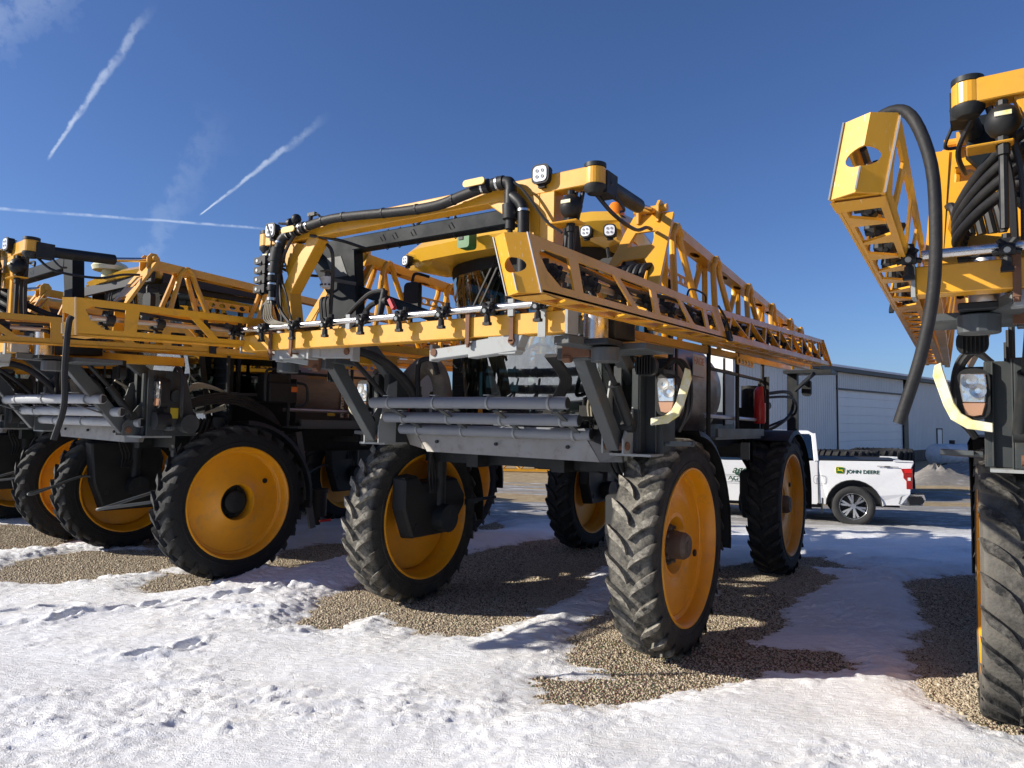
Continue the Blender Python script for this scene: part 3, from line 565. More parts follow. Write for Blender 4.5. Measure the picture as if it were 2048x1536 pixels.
def wing(root, s, loc, tilt, cfg):
    K = 'L' if s > 0 else 'R'
    def P(name, m, fn, *a, **k):
        def leaned(b):
            fn(b); b.v = [(x, y + (s * .20 * (wz0(x) + .16 - z) if abs(y) > 1.80 else 0), z) for x, y, z in b.v]
        return PART(name, m, fn if name in ('nozzle', 'spray_pipe') else leaned, *a, **k)
    def pk(n): return 'wing_' + n + K
    wg = P('boom_wing', 'yellow', lambda b: [b.beam((2.36, s * 1.50, 2.62), (3.6, s * 1.50, 2.60), .16, .10), b.beam((XK, s * wyo(XK) - s * .03, wz1(XK) - .03), (XB + .1, s * (wyo(XB) - .03), wz1(XB) - .03), .06, .06), b.beam((XK, s * wyi(XK) + s * .03, wz1(XK) - .03), (XB + .1, s * (wyi(XB) + .03), wz1(XB) - .03), .05, .05),
          b.beam((XK, s * (wyo(XK) - .02), wz0(XK) + .03), (XB, s * (wyo(XB) - .02), wz0(XB) + .03), .04, .06), b.beam((XK, s * (wyi(XK) + .02), wz0(XK) + .03), (XB, s * (wyi(XB) + .02), wz0(XB) + .03), .04, .06)], root, pk('base'), (loc[0], loc[1] + s * cfg.get('splay', 0) * 5.3, loc[2]), bev=.004, rot=(0, tilt, -s * cfg.get('splay', 0)))
    P('side_panel', 'yellow', side_plate(s, wyo), wg, pk('so')); P('side_panel', 'yellow', side_plate(s, lambda a: wyi(a) + .012), wg, pk('si'))
    P('bottom_panel', 'yellow', bottom_plate(s, 5.36, 2.30, .36, .1), wg, pk('b1')); P('bottom_panel', 'yellow', bottom_plate(s, 2.27, XB, .25, .1, .6), wg, pk('b2'))
    P('top_strip', 'yellow', lambda b: [b.add([(5.38, s * (yy), wz1(5.38) + .001), (2.42, s * (yy - .042), wz1(2.42) + .001), (2.42, s * (yy - .042 + d), wz1(2.42) + .001), (5.38, s * (yy + d), wz1(5.38) + .001)], [(0, 1, 2, 3)]) for yy, d in ((wyo(5.4), -.035), (wyi(5.4), .035))] and b, wg, pk('top'))
    # end cap: two facets meeting at a crease, with an oval opening
    ym = (wyo(5.4) + wyi(5.4)) / 2; ax, az = 5.34, 5.455
    def cap(b):
        z0, z1 = wz0(5.4), wz1(5.45); hw = (wyo(5.4) - wyi(5.4)) / 2 + .004; n = 10
        def M(a, c_, t): return (5.37 + (c_ - z0) / (z1 - z0) * .04 + .055 * (1 - abs(a) / hw) - t, s * (ym + a), c_)
        zc = (z0 + z1) / 2 - .01; ov = []
        for k in range(20):
            g = 2 * math.pi * k / 20; ov.append((math.cos(g) * .06, zc + math.sin(g) * .036))
        for sg in (-1, 1):
            half = [(0, z0), (sg * hw, z0), (sg * hw, z1), (0, z1)] + [(0, zc + .036)]
            arc = [(sg * math.cos(g) * .060, zc + math.sin(g) * .036) for g in [math.pi / 2 - math.pi * k / 10 for k in range(11)]]
            b.plate([(0, z0), (sg * hw, z0), (sg * hw, z1), (0, z1)] + arc, [], M, .012)
        b.add([(5.34, s * (ym - hw), z0 - .002), (5.34, s * (ym + hw), z0 - .002), (5.22, s * (ym + hw * .9), z0 - .006), (5.22, s * (ym - hw * .9), z0 - .006)], [(0, 1, 2, 3)])
    ec = P('end_cap', 'yellow_scratched', cap, wg, pk('cap'))
    P('scuffed_edge', 'wear', lambda b: [b.beam((5.375, s * (ym + q * .096), wz0(5.4)), (5.415, s * (ym + q * .096), wz1(5.41)), .008, .006, (0, 1, 0)) for q in (-1, 1)] + [b.beam((5.428, s * ym, wz0(5.4) + .01), (5.438, s * ym, wz0(5.4) + .09), .012, .006, (0, 1, 0))], ec, pk('scuff'))
    # truss half of the outer section
    xs = [XK - .1 - i * .66 for i in range(14)]; xs = [x for x in xs if x > XB + .25]
    for i, x in enumerate(xs):
        x2 = max(x - .66, XB + .05)
        for yf, o_ in ((wyo, -.02), (wyi, .02)):
            P('brace', 'yellow', (lambda yf=yf, o_=o_, x=x, x2=x2, i=i: (lambda b: [b.beam((x, s * (yf(x) + o_), wz0(x) + .05), (x - .20, s * (yf(x) + o_), wz1(x - .20) - .05), .03, .03), b.beam((x - .22, s * (yf(x) + o_), wz1(x - .22) - .05), (x2, s * (yf(x2) + o_), wz0(x2) + .05), .012, .05, (0, 1, 0))]))(), wg, pk('br%d%s' % (i, 'o' if yf is wyo else 'i')))
    P('end_frame', 'yellow', lambda b: [b.beam((XB, s * (yf(XB) + o_), wz0(XB) + .0), (XB + .25, s * (yf(XB) + o_), wz1(XB) - .02), .03, .07, (0, 1, 0)) for yf, o_ in ((wyo, -.012), (wyi, .012))] + [b.beam((XB + .02, s * wyi(XB), wz0(XB) + .03), (XB + .02, s * wyo(XB), wz0(XB) + .03), .05, .05)], wg, pk('endf'))
    # break-away hinge: strap, latch and black cables at the kink
    P('latch', 'charcoal', lambda b: [b.tube([(2.45, s * (wyo(2.4) + .02), wz1(2.4) + .01), (2.33, s * (wyo(2.3) + .03), wz1(2.3) - .10), (2.28, s * (wyo(2.3) + .03), wz0(2.3) + .01)], .010, 6), b.box((2.30, s * (wyo(2.3) + .018), wz0(2.3) + .03), (.07, .03, .08)), b.tube([(2.9, s * (wyo(2.8) - .1), wz1(2.8)), (2.8, s * (wyo(2.8) - .08), wz1(2.8) + .11), (2.5, s * (wyo(2.5) - .06), wz1(2.5) + .10), (2.45, s * (wyo(2.5) - .1), wz1(2.5))], .008, 6)], wg, pk('latch'), smooth=True)
    ny = lambda x: wyi(x) + .09
    sp = P('spray_pipe', 'steel', lambda b: b.tube([(5.25, s * ny(5.2), wz0(5.2) + .145), (2.4, s * ny(2.4), wz0(2.4) + .145), (XB + .2, s * ny(XB), wz0(XB) + .165)], .021, 8, False), wg, pk('pipe'), smooth=True)
    x = 5.10
    while x > XB + .3:
        P('nozzle', 'plastic', nozzle_fn, sp, 'nozzle', (x, s * ny(x), wz0(x) + .148 + (.01 if x < XK else 0)), True, rot=(0, 0, math.radians(90 * s)))
        x -= .41
    P('cable', 'cable', lambda b: [b.tube([(5.2, s * (ny(5) + .05), wz1(5) - .04), (4.2, s * (ny(4) + .03), wz1(4) - .09), (3.3, s * (ny(3) + .04), wz1(3) - .05), (2.5, s * (ny(2.5)), wz1(2.5) - .06), (0, s * ny(0), wz1(0) - .1), (XB + .3, s * ny(XB), wz1(XB) - .06)], .014, 6), b.tube([(4.1, s * (ny(4) - .03), wz1(4) - .08), (3.8, s * (ny(4) + .02), wz1(4) - .15), (3.2, s * (ny(3) + .02), wz1(3) - .12), (2.6, s * ny(2.5), wz0(2.5) + .09)], .020, 6)], wg, pk('cable'), smooth=True)
    # inner section: A-shaped root frame, capped top chord, two lower chords, bent-tube bracing
    T = (2.80, 1.60, 3.66); NL = Vector((.60, 0, -.86)).normalized()
    def AM(a, d, t):                                              # a across, d down the frame, t through
        return (2.80 + d * .62 + t * .8, s * (1.60 + a), 3.70 - d + t * .5)
    outer = [(-.15, 0), (.15, 0), (.17, .12), (.22, .92), (-.32, .92), (-.26, .62), (-.19, .16)]
    holes = [[(-.09, .17), (.08, .17), (.09, .30), (-.13, .30)], [(-.20, .66), (-.20, .50), (-.13, .42), (.05, .42), (.11, .50), (.13, .66), (.10, .74), (-.17, .74)]]
    af = P('root_frame', 'yellow', lambda b: [b.plate(outer, holes, AM, .014), b.beam((2.83, s * 1.755, 3.68), (3.36, s * 1.80, 2.80), .03, .09, (0, 1, 0)), b.beam((2.80, s * 1.43, 3.58), (3.34, s * 1.30, 2.82), .03, .09, (0, 1, 0))], wg, pk('aframe'))
    P('clevis', 'yellow', lambda b: [b.plate([(-.07, -.10), (.07, -.10), (.07, .03), (.03, .08), (-.03, .08), (-.07, .03)], [], (lambda yy: (lambda a, c_, t: (2.82 + a, s * (yy) + t, 3.72 + c_)))(yy), .022) for yy in (1.50, 1.67)] + [b.cyl((2.82, s * 1.46, 3.74), (2.82, s * 1.74, 3.74), .03, n=10)], wg, pk('clev'))
    P('seal', 'black', lambda b: [b.tube([AM(-.16 + .055 * k, .70, -.03), AM(-.12 + .055 * k, .55, .06), AM(-.08 + .055 * k, .46, -.05)], .026, 8) for k in range(5)], wg, pk('seal'), smooth=True)
    tz = lambda x: 3.70 + (x - 2.8) * .050
    def chord(b):
        M = lambda a, c_, t: (a, s * (1.60 + c_), tz(a) - .055 + t)
        holes = [[(x, 0), (x - .05, .035), (x - .16, .035), (x - .21, 0), (x - .16, -.035), (x - .05, -.035)] for x in (2.35, 1.85, .95, .45, -.5, -1.0, -1.9)]
        b.plate([(2.75, -.07), (2.75, .07), (XB + .3, .05), (XB + .3, -.05)], holes, M, .006)
        for sg in (-1, 1): b.add([(2.75, s * 1.60 + sg * .071, tz(2.75) - .055), (XB + .3, s * 1.60 + sg * .051, tz(XB + .3) - .055), (XB + .3, s * 1.60 + sg * .051, tz(XB + .3) + .02), (2.75, s * 1.60 + sg * .071, tz(2.75) + .035)], [(0, 1, 2, 3)])
        b.add([(2.75, s * 1.60 - .071, tz(2.75) + .035), (XB + .3, s * 1.60 - .051, tz(XB + .3) + .02), (XB + .3, s * 1.60 + .051, tz(XB + .3) + .02), (2.75, s * 1.60 + .071, tz(2.75) + .035)], [(0, 1, 2, 3)])
    P('top_chord', 'yellow', chord, wg, pk('chord'))
    lo = lambda x, sg: (x, s * (1.60 + sg * (.20 - .012 * (2.8 - x))), 2.74 + (2.8 - x) * .025)
    for sg in (-1, 1):
        P('lower_chord', 'yellow', lambda b: b.beam(lo(3.3, sg), lo(XB + .3, sg), .06, .07), wg, pk('lc%d' % sg))
    nodes = [2.42, 1.32, .12, -.99, -2.03, -2.72]
    for i, x in enumerate(nodes):
        for sg in (-1, 1):
            def loop(b, x=x, sg=sg):
                y0 = s * (1.60 + sg * .078); l1, l2 = lo(x + .34, sg), lo(x - .42, sg); z = tz(x) - .01
                b.tube([l1, (x + .11, y0, z - .16), (x + .07, y0, z - .04), (x, y0 * .998, z + .025), (x - .07, y0, z - .04), (x - .11, y0, z - .16), l2], .030, 8)
            P('brace', 'yellow', loop, wg, pk('lp%d%d' % (i, sg)), smooth=True)
        if i in (0, 1, 2):
            xx = x - .55
            P('stiffener', 'yellow', lambda b, xx=xx: b.plate([(-.36, -.045), (.36, -.045), (.36, .045), (-.36, .045)], [[(c_ + .045 * math.cos(g * .785), .030 * math.sin(g * .785)) for g in range(8)] for c_ in (-.27, -.135, 0, .135, .27)], lambda a, c_, t: (xx + a, s * (1.60 - .12 + t), 3.36 - .30 * i + c_), .012), wg, pk('st%d' % i))
    return wg
def scratched():
    m = mat('yellow_scratched', (.70, .335, .016), .36, alt=(.58, .32, .05), scale=3, amt=.4, rrange=.25, coat=.2); N, L = m.node_tree.nodes, m.node_tree.links; p = N['Principled BSDF']
    tc = N.new('ShaderNodeTexCoord'); mp = N.new('ShaderNodeMapping'); mp.inputs['Rotation'].default_value = (.5, .2, .3); mp.inputs['Scale'].default_value = (3, 60, 9); L.new(tc.outputs['Object'], mp.inputs[0])
    n = N.new('ShaderNodeTexNoise'); n.inputs['Scale'].default_value = 3; n.inputs['Detail'].default_value = 4; L.new(mp.outputs[0], n.inputs['Vector']); r = N.new('ShaderNodeMapRange'); r.inputs[1].default_value = .66; r.inputs[2].default_value = .70; r.inputs[4].default_value = .6; L.new(n.outputs['Fac'], r.inputs[0])
    mx = N.new('ShaderNodeMix'); mx.data_type = 'RGBA'; L.new(r.outputs[0], mx.inputs['Factor']); L.new(p.inputs['Base Color'].links[0].from_socket, mx.inputs['A']); mx.inputs['B'].default_value = (.66, .60, .48, 1); L.new(mx.outputs['Result'], p.inputs['Base Color'])
scratched()
def sprayer(name, label, o, yaw, cfg):
    """one self-propelled sprayer with its boom folded back along both flanks"""
    fw = Vector((math.cos(yaw), math.sin(yaw), GX * math.cos(yaw))).normalized(); n = Vector((-GX, 0, 1)).normalized(); lf = n.cross(fw)
    root = empty(name); root.matrix_world = Matrix(((fw.x, lf.x, n.x, o[0]), (fw.y, lf.y, n.y, o[1]), (fw.z, lf.z, n.z, GX * o[0]), (0, 0, 0, 1)))
    tag(root, label, 'crop sprayer', 'crop sprayers parked in a row')
    dx, dz = cfg.get('dx', 0), cfg.get('dz', 0); BL = (dx, 0, 0); OL = (dx, 0, dz); ty = cfg['tyre']; dish = cfg['dish']; old = cfg.get('old', False)
    i = 0
    for x in (2.06, -2.06):
        for y in (1.5, -1.5): add_wheel(root, x, y, ty[i], dish, i + cfg['seed'], cfg.get('steer', 0) if x > 0 else 0); i += 1
    # ---------------- chassis
    ch = P('chassis', 'charcoal', lambda b: [b.beam((2.35, y, 1.64), (-3.4, y, 1.64), .14, .22) for y in (-.5, .5)] + [b.beam((x, -1.28, 1.66), (x, 1.28, 1.66), .22, .2, (1, 0, 0)) for x in (2.06, -2.06)] + [b.beam((x, -1.2, 1.70), (x, 1.2, 1.70), .1, .12) for x in (1.0, -.2, -1.3)] + [b.box((0, 0, 1.50), (2.6, .8, .06))] + [b.beam((1.3, y, 1.78), (-3.3, y, 1.78), .10, .10) for y in (-1.02, 1.02)], root, 'chassis')
    for x in (2.06, -2.06):
        for s in (-1, 1):
            k = 'leg%d%d' % (x > 0, s)
            lg = P('wheel_leg', 'charcoal', lambda b: [b.cyl((x, s * 1.16, 1.0), (x, s * 1.16, 1.62), .075, n=16), b.cyl((x, s * 1.16, 1.56), (x, s * 1.16, 1.98), .10, n=16), b.cyl((x, s * 1.0, .935), (x, s * 1.46, .935), .15, n=18), b.beam((x - .12, s * 1.2, .96), (x - .10, s * 1.2, 1.55), .05, .08)], root, k, smooth=True)
            def cov(b):
                if not old:
                    pts = [(.62, .46), (.40, .48), (.34, .40), (-.30, .42), (-.46, .22), (-.46, .10), (-.22, -.20), (.48, -.20), (.62, .12)]
                else:
                    pts = [(.66, .66), (-.34, .66), (-.42, .40), (-.34, -.36), (.44, -.36), (.60, .08)]
                a = [(x + px, s * 1.29, .95 + pz) for px, pz in pts]; c = [(x + px * .95, s * 1.13, .95 + pz * .95) for px, pz in pts]; b.prism(None, a, c)
            cv = P('motor_cover', 'plastic', cov, root, k + 'c%d' % old, bev=.02)
            P('bolt', 'black', lambda b: [b.cyl((x + px, s * 1.135, .95 + pz), (x + px, s * 1.12, .95 + pz), .035, n=10) for px, pz in ((.40, -.08), (-.22, -.08))], cv, k + 'b')
            if old: P('crop_guide', 'grey_paint', lambda b: [b.tube([(x + .55, s * 1.22, 1.10), (x + .75, s * 1.2, 1.10), (x + 1.30, s * 1.06, .93), (x + 1.34, s * 1.12, .93), (x + .85, s * 1.42, 1.0), (x + .7, s * 1.5, 1.02)], .018, 8)], root, k + 'g', smooth=True)
            else: P('crop_guide', 'charcoal', lambda b: [b.beam((x - .42, s * 1.1, 1.07), (x - .72, s * 1.1, 1.08), .05, .07, w2=.05, h2=.03), b.cyl((x - .70, s * 1.1, 1.08), (x - 1.0, s * 1.1, 1.08), .02, n=8)], root, k + 'g')
            P('leg_hose', 'hose', lambda b: [b.tube([(x + .12 + q * .04, s * (1.10 - q * .03), 1.95), (x + .20 + q * .05, s * (1.12 - q * .04), 1.66), (x + .10 + q * .05, s * 1.14, 1.40), (x + .16 + q * .03, s * 1.10, 1.22)], .016, 6) for q in (-1, 0, 1, 2)], root, k + 'h', smooth=True)
    def fender(x, s, a0, a1):
        def fn(b):
            R1, n_ = 1.02, 16; vs = []
            for k in range(n_ + 1):
                g = math.radians(a0 + (a1 - a0) * k / n_)
                for yy, rr in ((1.28, R1), (1.74, R1), (1.76, R1 - .05), (1.75, R1 - .05), (1.73, R1 - .012), (1.28, R1 - .012)): vs.append((x + rr * math.cos(g), s * yy, .93 + rr * math.sin(g)))
            fs = []
            for k in range(n_):
                for q in range(6): fs.append((k * 6 + q, k * 6 + (q + 1) % 6, k * 6 + 6 + (q + 1) % 6, k * 6 + 6 + q))
            b.add(vs, fs)
        P('fender', 'plastic', fn, root, 'fend%d%d' % (x > 0, s), smooth=True)
    for s in (-1, 1): fender(2.06, s, 92, 188); fender(-2.06, s, 60, 188)
    # ---------------- front tower: bumper plate, deflector pipes, fin panels, lift arms
    fr = P('front_bumper', 'plate_steel', lambda b: [b.prism(None, [(2.78, -.88, 1.875), (2.78, 1.02, 1.865), (2.80, 1.16, 1.675), (2.80, -.72, 1.69)], [(2.70, -.88, 1.875), (2.70, 1.02, 1.865), (2.70, 1.16, 1.675), (2.70, -.72, 1.69)]), b.prism(None, [(2.78, -.885, 1.87), (2.80, -.745, 1.71), (2.60, -1.12, 1.74), (2.58, -1.22, 1.89)], [(2.74, -.885, 1.87), (2.76, -.745, 1.71), (2.56, -1.10, 1.74), (2.54, -1.2, 1.89)]), b.prism(None, [(2.78, 1.03, 1.865), (2.80, 1.165, 1.675), (2.74, 1.34, 1.68), (2.70, 1.30, 1.75)], [(2.72, 1.03, 1.865), (2.74, 1.165, 1.675), (2.68, 1.33, 1.68), (2.64, 1.29, 1.75)]), b.add([(2.785, -.88, 1.868), (2.785, 1.02, 1.868), (2.5, 1.02, 1.92), (2.5, -.88, 1.92)], [(0, 1, 2, 3)])], root, 'bump', BL)
    P('bolt', 'black', lambda b: [b.cyl((2.78, y, 1.79), (2.81, y, 1.79), .016, n=8) for y in (-.6, .1, .85)], fr, 'bumpb')
    pm = 'pvc_light' if old else 'pvc'; hw = 1.50 if old else 1.07; px = .16 if old else 0; bow = .22 if old else .05
    for k, (x, z) in enumerate(((3.26, 2.155), (3.06, 2.02), (2.84, 1.905))):
        off = (0, .0, .0)[k]
        def pf(b, x=x, z=z):
            N_ = 9; pts = [(x + px - bow * abs(2 * q / (N_ - 1) - 1) ** 2.2, -hw + 2 * hw * q / (N_ - 1), z) for q in range(N_)]
            b.tube(pts, .052, 14, False); b.lathe([(-.001, .046), (.001, .001)], (x + px - bow, hw, z), 12, 'y')
        dp = P('deflector_pipe', pm, pf, root, 'dp%d%d' % (k, old), BL, True)
        P('pipe_bore', 'black', lambda b, x=x, z=z: [b.cyl((x + px - bow, sg * (hw - .01), z), (x + px - bow, sg * (hw + .004), z), .043, n=14) for sg in (-1, 1)], dp, 'pb%d%d' % (k, old))
        for y in (-.82, -.25, .34, .92):
            yy = y * hw / 1.07
            P('clamp', 'light_grey', lambda b, x=x, z=z, yy=yy: [b.lathe([(-.010, .055), (.010, .055), (.010, .060), (-.010, .060)], (x + px - bow * abs(yy / hw) ** 2.2, yy, z), 16, 'y', True), b.beam((x + px - .06, yy - .02, z + .065), (x + px + .02, yy - .02, z + .065), .06, .008)], dp, 'cl%d%d%.2f' % (k, old, y))
    P('pipe_bracket', 'grey_paint', lambda b: [b.beam((3.24 + px, y * hw / 1.07 + .05, 2.09), (2.74, y * hw / 1.07 + .05, 1.87), .012, .05, (0, 1, 0)) for y in (-.82, -.25, .34, .92)] + [b.beam((3.0, y * hw / 1.07 + .05, 2.0), (2.55, y * hw / 1.07 + .05, 2.02), .012, .05, (0, 1, 0)) for y in (-.82, -.25, .34, .92)], root, 'pbk%d' % old, BL)
    for s in (-1, 1):
        k = 'tw%d' % s
        tw = P('lift_tower', 'slate', lambda b: [b.box((2.62, s * 1.27, 2.12), (.30, .012, .72)), b.box((2.775, s * 1.305, 2.12), (.014, .075, .72)), b.box((2.60, s * 1.37, 2.115), (.03, .20, .71)), b.box((2.66, s * 1.435, 2.115), (.22, .016, .71)), b.box((2.765, s * 1.462, 2.115), (.016, .054, .71)), b.box((2.70, s * 1.495, 2.115), (.13, .014, .71)), b.box((2.635, s * 1.565, 2.11), (.016, .15, .70)), b.box((2.50, s * 1.64, 2.11), (.28, .016, .70)), b.box((2.66, s * 1.60, 2.11), (.05, .014, .69))], root, k, BL, bev=.008)
        P('foot_plate', 'light_grey', lambda b: [b.box((2.66, s * 1.44, 1.748), (.34, .36, .02))], tw, k + 'f')
        P('arm_plate', 'light_grey' if not old else 'grey_paint', lambda b: [b.plate([(2.70, 1.76), (2.95, 1.76), (2.95, 1.92), (2.82, 2.35), (2.70, 2.40)], [], lambda a, c_, t: (a, s * (1.245 + q) + t, c_), .014) for q in (0,)] + [b.plate([(2.72, 1.76), (2.96, 1.76), (2.96, 1.88), (2.80, 2.1), (2.72, 2.2)], [], lambda a, c_, t: (a, s * 1.43 + t, c_), .014)], root, k + 'ap%d' % old, BL)
        P('lift_arm', 'grey_paint', lambda b: [b.beam((2.90, s * 1.345, 1.82), (3.52, s * 1.33, 2.565 + dz), .10, .13), b.beam((2.56, s * 1.345, 2.36), (3.18, s * 1.33, 2.86 + dz), .09, .12)], root, k + 'la%.2f' % dz, BL, bev=.006)
        P('pivot_pin', 'rust', lambda b: [b.cyl((2.90, s * 1.24, 1.82), (2.90, s * 1.46, 1.82), .035, n=10), b.cyl((3.50, s * 1.24, 2.56 + dz), (3.50, s * 1.44, 2.56 + dz), .04, n=10)], root, k + 'pp%.2f' % dz, BL)
        P('lift_cylinder', 'charcoal', lambda b: [b.cyl((2.88, s * 1.465, 1.98), (3.12, s * 1.44, 2.30 + dz * .5), .042, n=12), b.cyl((3.12, s * 1.44, 2.30 + dz * .5), (3.42, s * 1.42, 2.62 + dz), .022, n=10), b.cyl((2.88, s * 1.40, 1.98), (2.88, s * 1.50, 1.98), .05, n=12)], root, k + 'lc%.2f' % dz, BL, True)
        # headlight with its bent guard
        hy = s * 1.705
        hb = P('headlight_housing', 'plastic', lambda b: [b.rbox((2.67, hy, 2.24), (.10, .185, .34), .07, 0, 4), b.beam((2.62, s * 1.6, 2.2), (2.62, s * 1.7, 2.2), .05, .08)], root, k + 'hl', BL, True)
        P('headlight', 'lens', lambda b: b.prism(None, [(2.722, hy + a, 2.24 + z) for a, z in ((-.078, .05), (-.07, .135), (.07, .135), (.078, .05), (.07, -.055), (-.066, -.055))], [(2.735, hy + a * .9, 2.24 + z) for a, z in ((-.078, .05), (-.07, .13), (.07, .13), (.078, .05), (.07, -.055), (-.066, -.055))]), hb, k + 'hl1', bev=.004)
        P('reflector_bowl', 'chrome', lambda b: [b.lathe([(.0, .045), (.006, .048), (.004, .03), (.001, .012), (.001, .001)], (2.733, hy + a, z), 16, 'x') for a, z in ((-.022, 2.325), (.025, 2.262))], hb, k + 'hl3', smooth=True)
        P('turn_signal', 'lens_amber', lambda b: b.prism(None, [(2.722, hy + a, 2.24 + z) for a, z in ((-.066, -.06), (.07, -.06), (.05, -.14), (.0, -.15), (-.045, -.14))], [(2.735, hy + a * .9, 2.24 + z) for a, z in ((-.066, -.06), (.07, -.06), (.05, -.135), (.0, -.145), (-.045, -.135))]), hb, k + 'hl2')
        if not old:
            P('light_guard', 'guard_yellow', lambda b: [b.prism(None, [(2.79, s * y, z) for y, z in ((1.60, 1.99), (1.74, 2.01), (1.83, 2.07), (1.87, 2.16), (1.93, 2.36), (1.92, 2.43), (1.88, 2.45), (1.87, 2.40), (1.81, 2.18), (1.77, 2.11), (1.71, 2.07), (1.60, 2.05))], [(2.76, s * y, z) for y, z in ((1.60, 1.99), (1.74, 2.01), (1.83, 2.07), (1.87, 2.16), (1.93, 2.36), (1.92, 2.43), (1.88, 2.45), (1.87, 2.40), (1.81, 2.18), (1.77, 2.11), (1.71, 2.07), (1.60, 2.05))])], root, k + 'lg', BL, bev=.005)
        else:
            P('reflector', 'safety_yellow', lambda b: b.box((2.71, s * 1.60, 2.04), (.008, .07, .12)), hb, k + 'ref'); P('horn', 'charcoal', lambda b: b.cyl((2.60, s * 1.74, 1.93), (2.76, s * 1.74, 1.93), .10, n=18), hb, k + 'horn')
        P('signal_arm', 'grey_paint', lambda b: [b.tube([(2.6, s * 1.66, 1.84), (2.62, s * 1.90, 1.85)], .022, 8), b.box((2.63, s * 1.80, 1.85), (.04, .18, .03))], root, k + 'sig', BL)
        P('cable', 'cable', lambda b: [b.tube([(2.5, s * 1.60, 2.46), (2.5, s * (1.70 + q * .02), 2.54), (2.48, s * (1.79 + q * .015), 2.40), (2.48, s * (1.79 + q * .015), 2.12), (2.42, s * 1.70, 1.95)], .014 + .010 * (q == 0), 6) for q in (0, 1, 2)], root, k + 'cab', BL, True)
    # hoses on the front tower
    P('hydraulic_hose', 'hose', lambda b: [b.tube([(3.4, .98 + q * .02, 2.52 + dz), (3.1, .95 + q * .02, 2.36), (2.95, .80 + q * .02, 2.22), (2.92, .66 + q * .015, 2.02), (2.90, .74 + q * .02, 1.985), (2.80, .95 + q * .02, 2.04), (2.6, 1.1, 2.02)], .018, 7) for q in range(5)], root, 'hyd%.2f' % dz, BL, True)
    P('hydraulic_hose', 'cable_tan', lambda b: [b.tube([(2.7, 1.02 + q * .025, 1.95), (2.72, 1.0 + q * .03, 2.16 + q * .01), (2.80, 1.10 + q * .02, 2.30), (2.95, 1.17, 2.38)], .011, 6) for q in range(4)], root, 'hyd2', BL, True)
    P('valve_block', 'plastic', lambda b: [b.box((2.62, 1.02, 2.02), (.18, .22, .26)), b.box((2.74, 1.10, 2.06), (.06, .05, .22))] + [b.cyl((2.70, .95 + .05 * q, 2.0), (2.77, .95 + .05 * q, 2.0), .016, n=8) for q in range(4)] + [b.cyl((2.66, .93 + .05 * q, 2.15), (2.66, .93 + .05 * q, 2.22), .014, n=8) for q in range(4)], root, 'vb', BL)
    P('supply_hose', 'hose', lambda b: [b.tube([(3.7, -1.15 + q * .06, 2.66 + dz), (3.2, -1.10 + q * .06, 2.60), (2.9, -.95 + q * .05, 2.36), (2.7, -.85 + q * .05, 2.0)], .035, 10) for q in range(2)] + [b.tube([(3.6, -1.12, 2.66 + dz), (3.2, -1.14, 2.40), (2.9, -1.0, 2.06)], .024, 8)], root, 'sup%.2f' % dz, BL, True)
    P('canvas_sleeve', 'fabric', lambda b: b.tube([(2.80, -1.02, 2.36), (2.70, -.92, 2.52), (2.66, -.80, 2.54), (2.64, -.70, 2.40), (2.62, -.66, 2.10)], .095, 12, True), root, 'sleeve', BL, True)
    P('radiator_hose', 'hose', lambda b: b.tube([(2.85, -.80, 2.15), (2.85, -.82, 2.52), (2.82, -.76, 2.60), (2.78, -.68, 2.58), (2.76, -.64, 2.45)], .024, 10), root, 'radh', BL, True)
    # ---------------- cab
    P('bulkhead', 'dark_paint', lambda b: [b.box((1.62, s * 1.16, 2.30), (.05, .36, 1.0)) for s in (-1, 1)] + [b.box((1.655, s * 1.16, 1.92 + .10 * q), (.03, .32, .03)) for s in (-1, 1) for q in range(8)] + [b.box((1.1, s * 1.0, 2.02), (1.1, .06, .5)) for s in (-1, 1)], root, 'bulk', BL)
    P('rear_cowl', 'dark_paint', lambda b: b.box((.45, 0, 2.15), (.14, 1.9, .8)), root, 'cowl', BL)
    cb = P('cab', 'charcoal', lambda b: [b.beam((1.70, s * .985, 1.85), (1.98, s * .985, 3.60), .06, .06) for s in (-1, 1)] + [b.beam((.70, s * .95, 1.85), (.72, s * .95, 3.60), .09, .09) for s in (-1, 1)] + [b.box((1.40, 0, 1.82), (1.5, 1.9, .12)), b.box((.66, 0, 2.35), (.05, 1.6, 1.0)), b.box((1.30, 0, 3.58), (1.3, 1.94, .07))] + [b.beam((1.30, s * .95, 1.85), (1.30, s * .95, 3.5), .04, .05) for s in (-1, 1)], root, 'cab', BL)
    wsp = [(1.98, -1.0), (2.18, -.95), (2.34, -.74), (2.44, -.40), (2.47, 0), (2.44, .40), (2.34, .74), (2.18, .95), (1.98, 1.0)]
    def strip(b, z0, z1, in0=0, in1=0):
        m_ = len(wsp)
        b.add([(x - in0, y, z0) for x, y in wsp] + [(x - in1, y, z1) for x, y in wsp], [(k, k + 1, m_ + k + 1, m_ + k) for k in range(m_ - 1)])
    P('windshield', 'glass', lambda b: strip(b, 1.92, 3.60, .34, .0), cb, 'ws', smooth=True)
    P('windshield_trim', 'black', lambda b: [strip(b, 3.53, 3.64, .006, -.015), strip(b, 1.84, 1.95, .345, .32)], cb, 'wst', smooth=True)
    for s in (-1, 1): P('side_window', 'dark_glass', lambda b: b.add([(1.72, s * .945, 1.95), (.74, s * .945, 1.95), (.74, s * .945, 3.55), (1.98, s * .945, 3.55)], [(0, 1, 2, 3)]), cb, 'sw%d' % s)
    P('rear_window', 'glass', lambda b: b.add([(.66, -.76, 2.86), (.66, .76, 2.86), (.68, .76, 3.45), (.68, -.76, 3.45)], [(0, 1, 2, 3)]), cb, 'rw')
